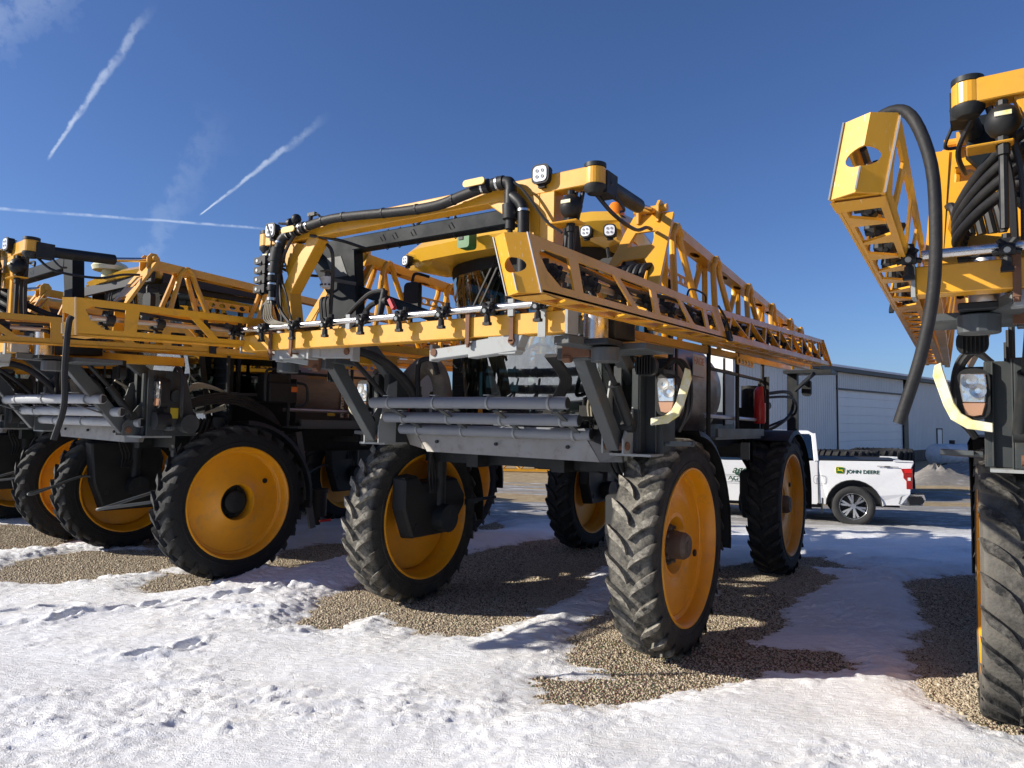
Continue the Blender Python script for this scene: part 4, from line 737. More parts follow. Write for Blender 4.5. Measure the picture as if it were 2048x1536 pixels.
    P('wiper', 'black', lambda b: [b.beam((2.52, -.15, 3.58), (2.36, -.70, 2.86), .016, .02), b.beam((2.52, -.08, 3.58), (2.38, -.60, 2.84), .016, .02), b.beam((2.44, -.46, 3.05), (2.30, -.72, 2.50), .022, .02)], cb, 'wip')
    P('operator_seat', 'seat', lambda b: [b.rbox((1.15, 0, 2.36), (.5, .5, .14), .05, 0), b.rbox((.92, 0, 2.74), (.14, .5, .7), .08, 0), b.rbox((.93, 0, 3.16), (.10, .28, .16), .05, 0), b.box((1.15, 0, 2.1), (.3, .3, .4)), b.rbox((1.2, -.36, 2.56), (.4, .09, .08), .03, 0), b.rbox((1.25, .38, 2.6), (.5, .14, .1), .03, 0)], cb, 'seat')
    P('steering_wheel', 'plastic', lambda b: [b.tube([(1.85 + .06 * math.sin(g * .5236), .2 * math.cos(g * .5236), 2.62 + .19 * math.sin(g * .5236)) for g in range(13)], .016, 6, False), b.beam((1.95, 0, 1.9), (1.80, 0, 2.62), .10, .12)], cb, 'steer')
    P('instrument_bar', 'black', lambda b: [b.prism(None, [(2.18 - .55 * (y * y), y, 2.30 + .16 * y * y) for y in (-.62, -.3, 0, .3, .62)] + [(2.18 - .55 * (y * y), y, 2.23 + .10 * y * y) for y in (.62, .3, 0, -.3, -.62)], [(2.15 - .55 * (y * y), y, 2.30 + .16 * y * y) for y in (-.62, -.3, 0, .3, .62)] + [(2.15 - .55 * (y * y), y, 2.23 + .10 * y * y) for y in (.62, .3, 0, -.3, -.62)])] + [b.beam((2.06, y, 1.9), (2.13, y * .8, 2.42), .02, .03) for y in (-.4, 0, .35)], cb, 'instr')
    def roof(b):
        def ring(k, z, ins): return [((x - .0 if x < 1 else x) * 1.0 - (ins if x > 1.5 else -ins), y * (1 - ins * .8), z) for x, y in [(.55, -.92), (.55, .92), (1.6, 1.12), (2.30, 1.27), (2.58, 1.24), (2.68, 1.02), (2.74, .5), (2.76, 0), (2.74, -.5), (2.68, -1.02), (2.58, -1.24), (2.30, -1.27), (1.6, -1.12)]]
        R0, R1, R2 = ring(0, 3.65, .05), ring(1, 3.77, 0), ring(2, 3.89, .10); n_ = len(R0); b.add(R0 + R1 + R2, [(k * n_ + q, k * n_ + (q + 1) % n_, (k + 1) * n_ + (q + 1) % n_, (k + 1) * n_ + q) for k in (0, 1) for q in range(n_)])
        o_ = len(b.v) - 3 * n_; b.f.append(tuple(o_ + q for q in range(n_))); b.f.append(tuple(o_ + 2 * n_ + q for q in range(n_)))
        b.box((1.5, 0, 3.90), (1.3, 1.5, .05), taper=.9)
        for s in (-1, 1): b.prism(None, [(2.62, s * .80, 3.69), (2.62, s * 1.23, 3.75), (2.55, s * 1.24, 3.59), (2.50, s * 1.05, 3.56)], [(2.0, s * .82, 3.67), (2.0, s * 1.18, 3.71), (2.0, s * 1.18, 3.61), (2.0, s * .98, 3.59)])
    def roof_thin(b):
        roof(b); b.v = [(1.55 + (x - 1.55) * .88, y * .84, 3.86 + (z - 3.90) * .5) for x, y, z in b.v]
    rf = P('cab_roof', 'roof_yellow', roof_thin if old else roof, cb, 'roof%d' % old, smooth=True)
    if old: P('visor', 'black', lambda b: [b.box((1.45, s * 1.03, 3.68), (1.9, .03, .14)) for s in (-1, 1)] + [b.box((2.5, 0, 3.68), (.05, 2.0, .12))], cb, 'visor')
    for s in (-1, 1):
        led_light(cb, (2.68, s * 1.17, 3.66), .058, s * .25)
        if not old and s > 0: led_light(cb, (2.72, s * .96, 3.67), .055, s * .1)
    P('receiver', 'green' if not old else 'guard_yellow', (lambda b: [b.rbox((2.90, -.21, 3.705), (.12, .14, .17), .03, 0), b.box((2.88, -.21, 3.80), (.14, .16, .03))]) if not old else (lambda b: [b.lathe([(0, .20), (.05, .22), (.09, .19), (.13, .10), (.14, .001)], (2.55, -.1, 3.86), 20, 'z'), b.cyl((2.55, -.1, 3.76), (2.55, -.1, 3.87), .1, n=12)]), cb, 'recv%d' % old, smooth=True)
    if not old: P('receiver_window', 'black', lambda b: b.box((2.963, -.235, 3.72), (.008, .05, .045)), cb, 'rwin')
    for s in (-1, 1):
        P('mirror', 'plastic', lambda b: [b.rbox((2.60, s * 1.14, 3.27), (.06, .20, .34), .05, 0, 4), b.tube([(2.45, s * 1.05, 3.52), (2.60, s * 1.11, 3.53), (2.62, s * 1.135, 3.44)], .016, 7), b.tube([(2.60, s * 1.15, 3.10), (2.58, s * 1.16, 2.9)], .013, 6)], cb, 'mir%d' % s, smooth=True)
    P('beacon_base', 'plastic', lambda b: [b.lathe([(0, .03), (.02, .075), (.08, .09), (.14, .085)], (2.45, 1.12, 3.70), 16, 'z')], cb, 'bcb', smooth=True) if not old else None
    if not old: P('beacon', 'amber', lambda b: b.lathe([(.14, .078), (.24, .07), (.27, .05), (.28, .001)], (2.45, 1.12, 3.70), 16, 'z'), cb, 'bcn', smooth=True)
    # ---------------- tank, deck, rails, rear
    def tank(b):
        prof = [(.98, .001), (.97, .25), (.92, .42), (.84, .50), (-.84, .50), (-.92, .42), (-.97, .25), (-.98, .001)]
        o_ = len(b.v); b.lathe(prof, (0, 0, 0), 40, 'y')
        for k in range(o_, len(b.v)):
            x, y, z = b.v[k]; b.v[k] = (-.38 + x * 2.3, y, 2.46 + (z if z > 0 else z * 1.15) * 1.02)
    tk = P('spray_tank', 'tank_steel', tank, root, 'tank', BL, True)
    P('tank_band', 'charcoal', lambda b: [b.box((x, s * .99, 2.45), (.05, .02, .9)) for x in (.55, -1.25) for s in (-1, 1)], tk, 'band')
    if not old:
        dc = P('decal', 'sticker', lambda b: b.box((-.22, .987, 2.72), (.42, .008, .26)), tk, 'decal')
        text('lettering', 'HAGIE', 'orange_print', .13, tk, Matrix.Translation((-.22, .992, 2.77)) @ Matrix.Rotation(math.pi, 4, 'Z') @ Matrix.Rotation(math.pi / 2, 4, 'X'))
    else:
        text('lettering', 'OWRSWAY', 'gold_print', .10, tk, Matrix.Translation((.02, .99, 2.60)) @ Matrix.Rotation(math.pi, 4, 'Z') @ Matrix.Rotation(math.pi / 2, 4, 'X'), .3, sx=.8)
        P('level_gauge', 'sticker', lambda b: [b.box((x, .992, 2.38), (.055, .008, .74)) for x in (-.42, -.56)], tk, 'gauge')
        P('gauge_mark', 'black', lambda b: [b.box((x + .012 * ((q * 7) % 3 - 1), .998, 2.05 + q * .042), (.03, .004, .016)) for x in (-.42, -.56) for q in range(17)], tk, 'gmark')
        P('sight_tube', 'rust', lambda b: b.cyl((-.49, 1.0, 2.0), (-.49, 1.0, 2.76), .014, n=8), tk, 'sight')
        P('warning_decal', 'safety_yellow', lambda b: [b.box((-.22, .99, 2.07), (.14, .008, .08))], tk, 'wdec')
    P('deck', 'grey_paint', lambda b: [b.box((-.25, 1.28, 1.86), (1.9, .40, .03)), b.box((-.25, -1.28, 1.86), (1.9, .40, .03)), b.beam((.66, 1.48, 1.92), (-1.3, 1.48, 1.92), .03, .09), b.beam((-.45, 1.48, 1.80), (-.45, 1.48, 1.60), .10, .03)], root, 'deck', BL)
    P('side_rail', 'charcoal', lambda b: [b.tube([(x, 1.45, 1.88), (x, 1.45, 3.0)], .024, 8, False) for x in (.85, -.22, -1.40)] + [b.tube([(x, -1.45, 1.88), (x, -1.45, 3.0)], .024, 8, False) for x in (.85, -.22, -1.40)] + [b.tube([(.85, s * 1.45, 2.60), (-1.40, s * 1.45, 2.60)], .02, 8, False) for s in (-1, 1)], root, 'srail', BL, True)
    P('pipe_run', 'steel', lambda b: [b.tube([(.9, 1.40, 2.10), (-1.4, 1.40, 2.08)], .024, 8, False)], root, 'prun', BL, True)
    P('rinse_tank', 'blue_grey', lambda b: b.rbox((-2.35, .38, 2.42), (.6, .7, .8), .12, 1), root, 'rinse', BL, True)
    P('engine_hood', 'charcoal', lambda b: [b.box((-2.75, 0, 2.16), (1.7, 1.0, .85), taper=.92), b.cyl((-2.3, -.3, 2.5), (-2.3, -.3, 3.25), .06, n=12)], root, 'hood', BL, bev=.04)
    P('extinguisher', 'red', lambda b: [b.lathe([(0, .001), (0, .06), (.02, .075), (.42, .075), (.47, .05), (.49, .025)], (-1.30, 1.44, 2.03), 18, 'z')], root, 'ext', BL, True)
    P('extinguisher_valve', 'black', lambda b: [b.cyl((-1.30, 1.44, 2.51), (-1.30, 1.44, 2.60), .025, n=8), b.box((-1.27, 1.47, 2.60), (.12, .03, .02)), b.tube([(-1.30, 1.46, 2.56), (-1.2, 1.52, 2.5), (-1.22, 1.53, 2.3)], .012, 6), b.box((-1.42, 1.48, 2.30), (.02, .1, .7))], root, 'extv', BL)
    P('rear_pump', 'plastic', lambda b: [b.cyl((-1.75, 1.2, 2.25), (-1.75, 1.2, 2.55), .12, n=14), b.box((-1.8, 1.2, 2.1), (.3, .3, .3)), b.cyl((-2.0, 1.25, 2.30), (-2.45, 1.25, 2.30), .07, n=12), b.tube([(-2.0, 1.3, 2.45), (-2.8, 1.5, 2.5), (-3.2, 1.45, 2.25), (-2.7, 1.4, 2.05), (-2.4, 1.2, 1.9)], .025, 8), b.tube([(-2.0, 1.3, 2.40), (-2.7, 1.55, 2.42), (-3.15, 1.5, 2.2), (-2.8, 1.2, 2.0)], .018, 8)] + [b.box((-1.75 + .03 * q, 1.30, 2.3 + .09 * (q % 3)), (.12, .1, .05)) for q in range(5)], root, 'rpump', BL, True)
    P('boom_rest', 'charcoal', lambda b: [b.beam((-3.75, 1.35, 1.7), (-3.75, 1.35, 2.85), .15, .15), b.box((-3.7, 1.62, 2.86), (.55, .7, .05)), b.beam((-3.75, 1.35, 2.55), (-3.3, 1.75, 2.82), .04, .05), b.beam((-3.4, 1.0, 1.72), (-3.75, 1.35, 1.72), .15, .12), b.rbox((-3.75, 1.56, 2.62), (.1, .14, .26), .05, 0)] + [b.beam((-3.75, -1.35, 1.7), (-3.75, -1.35, 2.85), .15, .15), b.box((-3.7, -1.62, 2.86), (.55, .7, .05))], root, 'rest', BL)
    if old:
        tb = P('tool_box', 'plastic', lambda b: [b.box((1.02, 1.42, 2.32), (.42, .34, .26)), b.box((1.05, 1.40, 2.50), (.30, .28, .14)), b.cyl((1.05, 1.4, 2.57), (1.05, 1.4, 2.60), .07, n=12)], root, 'tbox', BL, bev=.012)
        P('warning_decal', 'orange_print', lambda b: b.box((.86, 1.592, 2.37), (.09, .006, .07)), tb, 'tbd')
        P('grab_rail', 'charcoal', lambda b: [b.tube([(1.75, 1.48, 2.9), (1.75, 1.48, 2.35), (1.70, 1.48, 2.28), (1.35, 1.48, 2.28)], .022, 8), b.tube([(1.30, 1.60, 2.2), (1.30, 1.60, 2.55), (1.2, 1.60, 2.62), (.78, 1.60, 2.62)], .018, 8), b.tube([(.82, 1.6, 2.46), (.70, 1.6, 2.44), (.66, 1.6, 2.36), (.66, 1.6, 2.22), (.72, 1.6, 2.16), (.85, 1.6, 2.15)], .018, 8)], root, 'grab', BL, True)
        for s in (-1, 1):
            fp = P('flank_plate', 'slate', lambda b: [b.prism(None, [(x, s * 1.66, z) for x, z in ((2.80, 1.76), (2.80, 2.50), (2.46, 2.50), (2.36, 2.42), (2.26, 2.0), (2.22, 1.76))], [(x, s * 1.64, z) for x, z in ((2.80, 1.76), (2.80, 2.50), (2.46, 2.50), (2.36, 2.42), (2.26, 2.0), (2.22, 1.76))]), b.box((2.62, s * 1.668, 2.13), (.02, .02, .70)), b.cyl((2.50, s * 1.66, 2.22), (2.50, s * 1.72, 2.22), .07, n=14), b.cyl((2.36, s * 1.62, 1.90), (2.36, s * 1.78, 1.90), .11, n=18)], root, 'flank%d' % s, BL, bev=.006)
            P('reflector', 'safety_yellow', lambda b: b.box((2.50, s * 1.665, 2.02), (.09, .012, .12)), fp, 'flr%d' % s); P('bolt', 'black', lambda b: [b.cyl((2.72, s * 1.66, z), (2.72, s * 1.675, z), .022, n=8) for z in (1.86, 2.16, 2.42)], fp, 'flb%d' % s)
        P('step_ladder', 'grey_paint', lambda b: [b.beam((.75, 1.55, 1.8), (.52, 1.62, .50), .04, .09), b.beam((.75, 1.15, 1.8), (.52, 1.20, .50), .04, .09), b.beam((.95, 1.55, 1.0), (.95, 1.55, .42), .02, .42)] + [b.beam((.72 - .05 * q, 1.15, 1.6 - .3 * q), (.72 - .05 * q, 1.58, 1.6 - .3 * q), .10, .03) for q in range(4)], root, 'ladder', BL)
        P('filter_canister', 'plastic', lambda b: [b.cyl((.30, 1.42, .62), (.30, 1.42, .95), .13, n=16), b.cyl((.30, 1.42, .95), (.30, 1.42, 1.0), .15, n=16), b.cyl((.3, 1.42, .5), (.3, 1.42, .62), .05, n=10)], root, 'fcan', BL, True)
        P('valve_handle', 'red', lambda b: b.box((.22, 1.5, .56), (.18, .04, .03)), root, 'vh', BL)
        P('hydraulic_hose', 'cable_tan', lambda b: [b.tube([(2.2, 1.1 + .03 * q, 2.0), (2.1, 1.3, 2.32 + .02 * q), (1.75, 1.35 + .02 * q, 2.30), (1.62, 1.3, 2.12 + .02 * q), (1.9, 1.2, 2.02)], .012, 6) for q in range(4)], root, 'oh1', BL, True)
        P('hydraulic_hose', 'hose', lambda b: [b.tube([(2.45, 1.2, 1.75), (2.3, 1.45, 2.06 + .02 * q), (1.7, 1.48, 2.16 + .03 * q), (1.2, 1.45, 2.0 + .03 * q), (.9, 1.4, 1.85)], .016, 6) for q in range(5)] + [b.box((2.3, 1.1, 2.1), (.2, .3, .08))], root, 'oh2', BL, True)
    # ---------------- boom centre frame
    bf = P('boom_frame', 'yellow', lambda b: [b.beam((4.0, -1.93, 2.675), (4.0, 1.52, 2.675), .13, .15), b.beam((4.0, -1.74, 3.63), (4.0, 1.66, 3.63), .12, .125)] + [b.beam((4.0, -.98, 3.585), (4.0, -1.36, 3.10), .12, .13), b.beam((4.0, -1.345, 3.13), (4.0, -1.27, 2.75), .12, .13), b.beam((4.0, 1.36, 3.57), (4.0, 1.36, 2.75), .12, .13), b.prism(None, [(4.0, .85, 3.57), (4.0, 1.30, 3.57), (4.0, 1.30, 3.25)], [(4.06, .85, 3.57), (4.06, 1.30, 3.57), (4.06, 1.30, 3.25)]), b.prism(None, [(3.94, -1.05, 3.5), (3.94, -1.30, 3.57), (3.94, -1.5, 3.57), (3.94, -1.33, 3.2)], [(4.03, -1.05, 3.5), (4.03, -1.30, 3.57), (4.03, -1.5, 3.57), (4.03, -1.33, 3.2)])] + [b.cyl((4.0, y, 3.572), (4.0, y, 3.69), .072, n=24) for y in (-1.69, 1.69)] + [b.box((4.05, 1.50, 3.33), (.14, .24, .012)), b.box((4.03, -1.60, 3.33), (.14, .20, .012))], root, 'bframe', OL, bev=.012)
    P('hub_cap', 'charcoal', lambda b: [b.lathe([(.0, .001), (.0, .074), (.028, .074), (.033, .03), (.033, .001)], (4.0, y, 3.69), 24, 'z') for y in (-1.69, 1.69)] + [b.lathe([(.0, .076), (-.022, .076), (-.055, .05), (-.065, .001)], (4.0, y, 3.573), 24, 'z') for y in (-1.69, 1.69)], bf, 'hubcap', smooth=True)
    P('beam_end', 'light_grey', lambda b: [b.box((4.0, y, 2.675), (.15, .02, .17)) for y in (-1.94, 1.53)] + [b.box((4.072, 1.34, 2.68), (.012, .06, .21))], bf, 'bend')
    for y in (-1.50, -1.22, .72, 1.10):
        P('clamp_strap', 'rust', (lambda y: (lambda b: ubolt(b, y)))(y), bf, 'ub%.2f' % y)
    if cfg.get('bar', True):
        nb = P('spray_pipe', 'chrome', lambda b: b.tube([(4.09, -1.90, 2.80), (4.09, 1.45, 2.80)], .026, 12, False), bf, 'nbar', smooth=True)
        for k in range(9):
            y = -1.952 + .413 * k
            nz = P('nozzle', 'plastic', nozzle_fn, nb, 'nozzle', (4.09, y, 2.80), True); P('nozzle_cap', 'light_grey', nozzle_dot, nz, 'nozdot')
        P('pipe_hanger', 'light_grey', lambda b: [b.box((4.09, y, 2.79), (.02, .045, .12)) for y in (-.50, 1.10)], bf, 'hang')
    for s in (-1, 1):
        P('pivot_plate', 'grey_paint', lambda b: [b.prism(None, [(3.60, s * 1.18, 2.56), (3.62, s * 1.9, 2.56), (3.2, s * 1.95, 2.56), (3.2, s * 1.3, 2.56)], [(3.60, s * 1.18, 2.515), (3.62, s * 1.9, 2.515), (3.2, s * 1.95, 2.515), (3.2, s * 1.3, 2.515)]), b.beam((4.0, s * 1.45, 2.56), (3.55, s * 1.62, 2.54), .16, .06), b.box((3.62, s * 1.36, 2.52), (.10, .26, .13)), b.cyl((3.75, s * 1.66, 2.42), (3.75, s * 1.66, 2.52), .10, n=16)], bf, 'pp%d' % s, bev=.005)
        P('pivot_pin', 'rust', lambda b: [b.box((3.685, s * 1.40, 2.515), (.03, .22, .09)), b.cyl((3.69, s * 1.30, 2.46), (3.69, s * 1.36, 2.46), .03, n=8)], bf, 'ppr%d' % s)
        P('wing_hinge', 'chrome', lambda b: [b.cyl((3.82, s * 1.62, 2.57), (3.82, s * 1.62, 2.80), .085, n=18)], bf, 'wh%d' % s, smooth=True)
        P('hinge_block', 'charcoal', lambda b: [b.box((3.78, s * 1.62, 2.55), (.24, .26, .04)), b.box((3.78, s * 1.62, 2.82), (.24, .26, .04)), b.beam((3.70, s * 1.62, 2.68), (3.3, s * 1.60, 2.70), .16, .18)], bf, 'whb%d' % s, bev=.006)
        wl_ = P('under_light', 'plastic', lambda b: [b.rbox((3.12, s * 1.70, 2.44), (.06, .17, .15), .06, 0, 4), b.box((3.1, s * 1.70, 2.53), (.05, .07, .09))] + [b.box((3.16, s * (1.64 + .022 * q), 2.44), (.03, .007, .13)) for q in range(6)], bf, 'ul%d' % s)
        P('fold_cylinder', 'charcoal', lambda b: [b.cyl((3.93, s * 1.72, 3.60), (3.22, s * 1.66, 3.655), .055, n=14), b.box((3.90, s * 1.72, 3.60), (.16, .10, .15))], bf, 'fc%d' % s, smooth=True)
        P('piston_rod', 'chrome', lambda b: b.cyl((3.23, s * 1.66, 3.654), (2.84, s * 1.60, 3.735), .026, n=10), bf, 'pr%d' % s, smooth=True)
        P('cylinder_hose', 'cable', lambda b: [b.tube([(3.95, s * 1.66, 3.55), (3.80, s * 1.74, 3.42), (3.4, s * 1.72, 3.42), (3.15, s * 1.70, 3.50), (2.95, s * 1.66, 3.54)], .014, 6), b.tube([(3.85, s * 1.76, 3.55), (3.78, s * 1.80, 3.46), (3.70, s * 1.74, 3.47)], .010, 6), b.tube([(4.0, s * 1.60, 3.55), (3.98, s * 1.52, 3.2), (3.95, s * 1.50, 2.8)], .018, 6), b.tube([(4.02, s * 1.56, 3.55), (4.0, s * 1.47, 3.2), (3.97, s * 1.46, 2.8)], .018, 6)], bf, 'ch%d' % s, smooth=True)
        ac = P('accumulator', 'plastic', lambda b: [b.ball((4.06, s * 1.545, 3.44), .078, 16, 8, 1.1), b.cyl((4.06, s * 1.545, 3.51), (4.06, s * 1.545, 3.545), .025, n=8), b.cyl((4.06, s * 1.545, 3.27), (4.06, s * 1.545, 3.37), .03, n=8), b.cyl((4.06, s * 1.545, 2.9), (4.06, s * 1.545, 3.3), .02, n=8)], bf, 'acc%d' % s, smooth=True)
        P('accumulator_label', 'guard_yellow', lambda b: b.box((4.137, s * 1.545, 3.455), (.006, .07, .022)), ac, 'accl%d' % s)
        if s > 0 or not (old or cfg.get('side_hoses')): led_light(bf, (4.10, 1.33 if s > 0 else -1.52, 3.685), .068, .05)
    # galvanised skid arms under the beam
    P('skid_arm', 'light_grey', lambda b: [b.beam((4.0, -1.52, 2.555), (3.92, -.98, 2.575), .10, .085), b.beam((3.925, -1.02, 2.573), (3.86, -.66, 2.565), .085, .10), b.box((3.86, -.65, 2.565), (.09, .03, .15)), b.box((3.99, -1.45, 2.56), (.11, .035, .13)), b.box((3.955, -1.08, 2.57), (.115, .03, .12)), b.beam((4.0, -1.50, 2.54), (3.9, -1.2, 2.49), .02, .05)], bf, 'sk1', bev=.005)
    P('skid_arm', 'light_grey', lambda b: [b.beam((3.94, .30, 2.50), (4.0, .72, 2.52), .10, .08), b.beam((4.0, .70, 2.515), (4.02, 1.14, 2.55), .10, .12), b.box((3.94, .30, 2.515), (.10, .03, .13)), b.prism(None, [(4.06, .88, 2.60), (4.06, 1.18, 2.60), (4.06, 1.12, 2.47), (4.06, .98, 2.47)], [(3.96, .88, 2.60), (3.96, 1.18, 2.60), (3.96, 1.12, 2.47), (3.96, .98, 2.47)])], bf, 'sk2', bev=.005)
    P('bolt', 'rust', lambda b: [b.cyl((3.90, -.70, 2.57), (3.92, -.70, 2.57), .03, n=8), b.cyl((3.99, .34, 2.515), (4.01, .34, 2.515), .03, n=8), b.cyl((4.0, 1.1, 2.56), (4.09, 1.1, 2.56), .025, n=8)], bf, 'skb')
    # dark arch that carries the boom
    P('lift_arch', 'dark_paint', lambda b: [b.beam((3.40, -1.16, 3.665), (3.40, .98, 3.665), .13, .135), b.prism(None, [(3.46, y, z) for y, z in ((-1.66, 3.725), (-1.12, 3.735), (-1.12, 3.585), (-1.06, 2.92), (-1.20, 2.66), (-1.34, 2.75), (-1.42, 3.12), (-1.72, 3.52))], [(3.34, y, z) for y, z in ((-1.66, 3.725), (-1.12, 3.735), (-1.12, 3.585), (-1.06, 2.92), (-1.20, 2.66), (-1.34, 2.75), (-1.42, 3.12), (-1.72, 3.52))]), b.prism(None, [(3.46, y, z) for y, z in ((.92, 3.74), (1.2, 3.725), (1.26, 3.26), (1.20, 3.02), (1.02, 3.02), (1.02, 3.3))], [(3.34, y, z) for y, z in ((.92, 3.74), (1.2, 3.725), (1.26, 3.26), (1.20, 3.02), (1.02, 3.02), (1.02, 3.3))]), b.beam((3.38, -1.2, 3.25), (3.30, -.2, 2.90), .09, .09)], bf, 'arch', bev=.01)
    P('arch_panel', 'grey_paint', lambda b: b.prism(None, [(3.466, -1.50, 3.56), (3.466, -1.30, 3.56), (3.466, -1.20, 3.36), (3.466, -1.40, 3.36)], [(3.462, -1.50, 3.56), (3.462, -1.30, 3.56), (3.462, -1.20, 3.36), (3.462, -1.40, 3.36)]), bf, 'archp')
    P('cable_strap', 'black', lambda b: [b.lathe([(-.006, .098), (.006, .098)], (3.40, y, 3.665), 4, 'y') for y in (-.75, -.60, -.38, .05)] + [b.tube([(3.46, -.38, 3.725), (3.47, -.36, 3.785), (3.46, .05, 3.795), (3.46, .08, 3.725)], .012, 6), b.tube([(3.44, -.36, 3.74), (3.45, -.2, 3.81), (3.44, 0, 3.755)], .012, 6)], bf, 'straps')
    sn = P('sensor', 'white', lambda b: [b.cyl((3.74, -1.17, 3.19), (3.74, -1.17, 3.29), .055, n=16)], bf, 'sens', smooth=True)
    P('sensor_mount', 'grey_paint', lambda b: [b.cyl((3.74, -1.17, 3.29), (3.74, -1.17, 3.35), .022, n=8), b.box((3.74, -1.17, 3.345), (.08, .10, .012)), b.beam((3.74, -1.10, 3.26), (3.5, -1.05, 3.26), .02, .03)], sn, 'sensm'); P('sensor_port', 'black', lambda b: [b.box((3.74 + .054 * math.cos(g), -1.17 + .054 * math.sin(g), 3.215), (.016, .016, .014), g) for g in (-.6, 0, .6, 1.2)], sn, 'sensp')
    P('drop_tube', 'hose', lambda b: [b.tube([(3.75, -.92, 2.76), (3.85, -.65, 2.80), (3.95, -.42, 2.92), (4.0, -.28, 2.95)], .022, 8), b.tube([(3.9, -.80, 2.82), (3.98, -.50, 2.96), (4.0, -.34, 3.03), (4.0, -.2, 3.04)], .020, 8), b.cyl((4.02, -.22, 2.83), (4.0, -.19, 3.04), .028, n=10), b.cyl((4.0, -.22, 2.95), (4.0, -.16, 2.95), .035, n=10)], bf, 'drop', smooth=True)
    P('valve_handle', 'red', lambda b: b.beam((4.0, -.13, 2.96), (4.0, -.08, 2.88), .04, .03), bf, 'redh')
    # ---------------- plumbing along the top bar
    hz = P('boom_hose', 'hose', lambda b: b.tube([(4.13, -.99, 3.645), (4.13, -.70, 3.665), (4.13, -.35, 3.645), (4.13, .08, 3.61), (4.13, .44, 3.60), (4.13, .68, 3.635), (4.13, .84, 3.66)], .038, 12), bf, 'bh', smooth=True)
    P('hose_tie', 'black', lambda b: [b.lathe([(-.008, .039), (.008, .039), (.008, .042), (-.008, .042)], (4.13, y, z), 12, 'y', True) for y, z in ((-.8, 3.662), (-.55, 3.66), (-.1, 3.625), (.25, 3.602), (.6, 3.62))], hz, 'bht')
    def fittings(b):
        for y, z, r in ((-1.00, 3.645, .042), (-1.04, 3.64, .05), (-1.09, 3.635, .045), (-1.14, 3.63, .052), (-1.20, 3.62, .046), (-1.26, 3.60, .05), (.86, 3.665, .04), (.90, 3.67, .05), (.97, 3.672, .045), (1.03, 3.67, .05)): b.cyl((4.13, y - .02, z - .002), (4.13, y + .02, z), r, n=12)
        b.tube([(4.13, -1.24, 3.61), (4.13, -1.32, 3.57), (4.13, -1.36, 3.50), (4.13, -1.38, 3.44)], .045, 12); b.cyl((4.13, -1.365, 3.50), (4.13, -1.405, 3.28), .062, .058, 14); b.cyl((4.13, -1.372, 3.46), (4.13, -1.388, 3.38), .068, n=14); b.cyl((4.13, -1.405, 3.28), (4.13, -1.41, 3.22), .04, n=10)
        b.tube([(4.13, 1.04, 3.67), (4.13, 1.09, 3.66), (4.13, 1.105, 3.62), (4.13, 1.105, 3.56)], .042, 12); b.cyl((4.13, 1.105, 3.60), (4.13, 1.105, 3.50), .045, n=12); b.cyl((4.13, 1.105, 3.50), (4.13, 1.105, 3.40), .060, .055, 14); b.cyl((4.13, 1.105, 3.40), (4.13, 1.105, 3.33), .035, n=10); b.cyl((4.13, 1.105, 3.33), (4.13, 1.105, 3.28), .02, n=8)
        b.tube([(4.13, 1.11, 3.57), (4.14, 1.17, 3.52), (4.14, 1.21, 3.47), (4.14, 1.22, 3.38), (4.14, 1.22, 3.0)], .040, 12)
        b.ball((4.15, -1.12, 3.72), .045, 12, 6); b.cyl((4.12, -1.12, 3.64), (4.15, -1.12, 3.72), .03, n=8); b.cyl((4.13, -1.23, 3.70), (4.13, -1.20, 3.70), .045, n=12); b.tube([(4.13, -1.23, 3.70), (4.14, -1.32, 3.71), (4.14, -1.36, 3.72)], .012, 6); b.box((4.14, -.93, 3.735), (.03, .09, .03)); b.tube([(4.14, -.9, 3.735), (4.14, -.85, 3.72), (4.13, -.82, 3.68)], .01, 6); b.cyl((4.14, -.95, 3.68), (4.14, -.94, 3.73), .018, n=8)
    P('pipe_fitting', 'plastic', fittings, bf, 'fit', smooth=True)
    P('hose_clamp', 'chrome', lambda b: [b.lathe([(-.008, r), (.008, r), (.008, r + .004), (-.008, r + .004)], (4.13, y, z), 14, 'y', True) for y, z, r in ((-.985, 3.645, .040), (-1.065, 3.637, .050), (-1.165, 3.625, .050), (-1.23, 3.612, .050), (.87, 3.665, .042), (1.0, 3.672, .048))] + [b.lathe([(-.008, .046), (.008, .046)], (4.14, 1.22, 3.44), 14, 'z'), b.lathe([(-.008, .050), (.008, .050)], (4.13, -1.345, 3.545), 14, 'z')], bf, 'hcl', smooth=True)
    P('valve_handle', 'safety_handle', lambda b: [b.rbox((4.195, -1.17, 3.625), (.012, .17, .05), .024, 0), b.rbox((4.195, .83, 3.69), (.012, .19, .05), .024, 0)], bf, 'vhy')
    def vstack(yc, n_, z0, face):
        zs = [z0 - .086 * k for k in range(n_)]
        m_ = P('manifold', 'plastic', lambda b: [b.cyl((4.14, yc, zs[0] + .10), (4.14, yc, zs[-1] - .08), .034, n=12)] + [b.cyl((4.14, yc, z - .022), (4.14, yc, z + .022), .046, n=12) for z in zs] + [b.cyl((4.14, yc, zs[-1] - .14), (4.14, yc, zs[-1] - .06), .045, .03, 12)], bf, 'man%.2f%d' % (yc, n_), smooth=True)
        P('hose_clamp', 'chrome', lambda b: [b.lathe([(-.008, .047), (.008, .047)], (4.14, yc, z + .036), 14, 'z') for z in zs] + [b.lathe([(-.012, .046), (.012, .046)], (4.14, yc, zs[-1] - .10), 14, 'z')], m_, 'mcl%.2f%d' % (yc, n_), smooth=True)
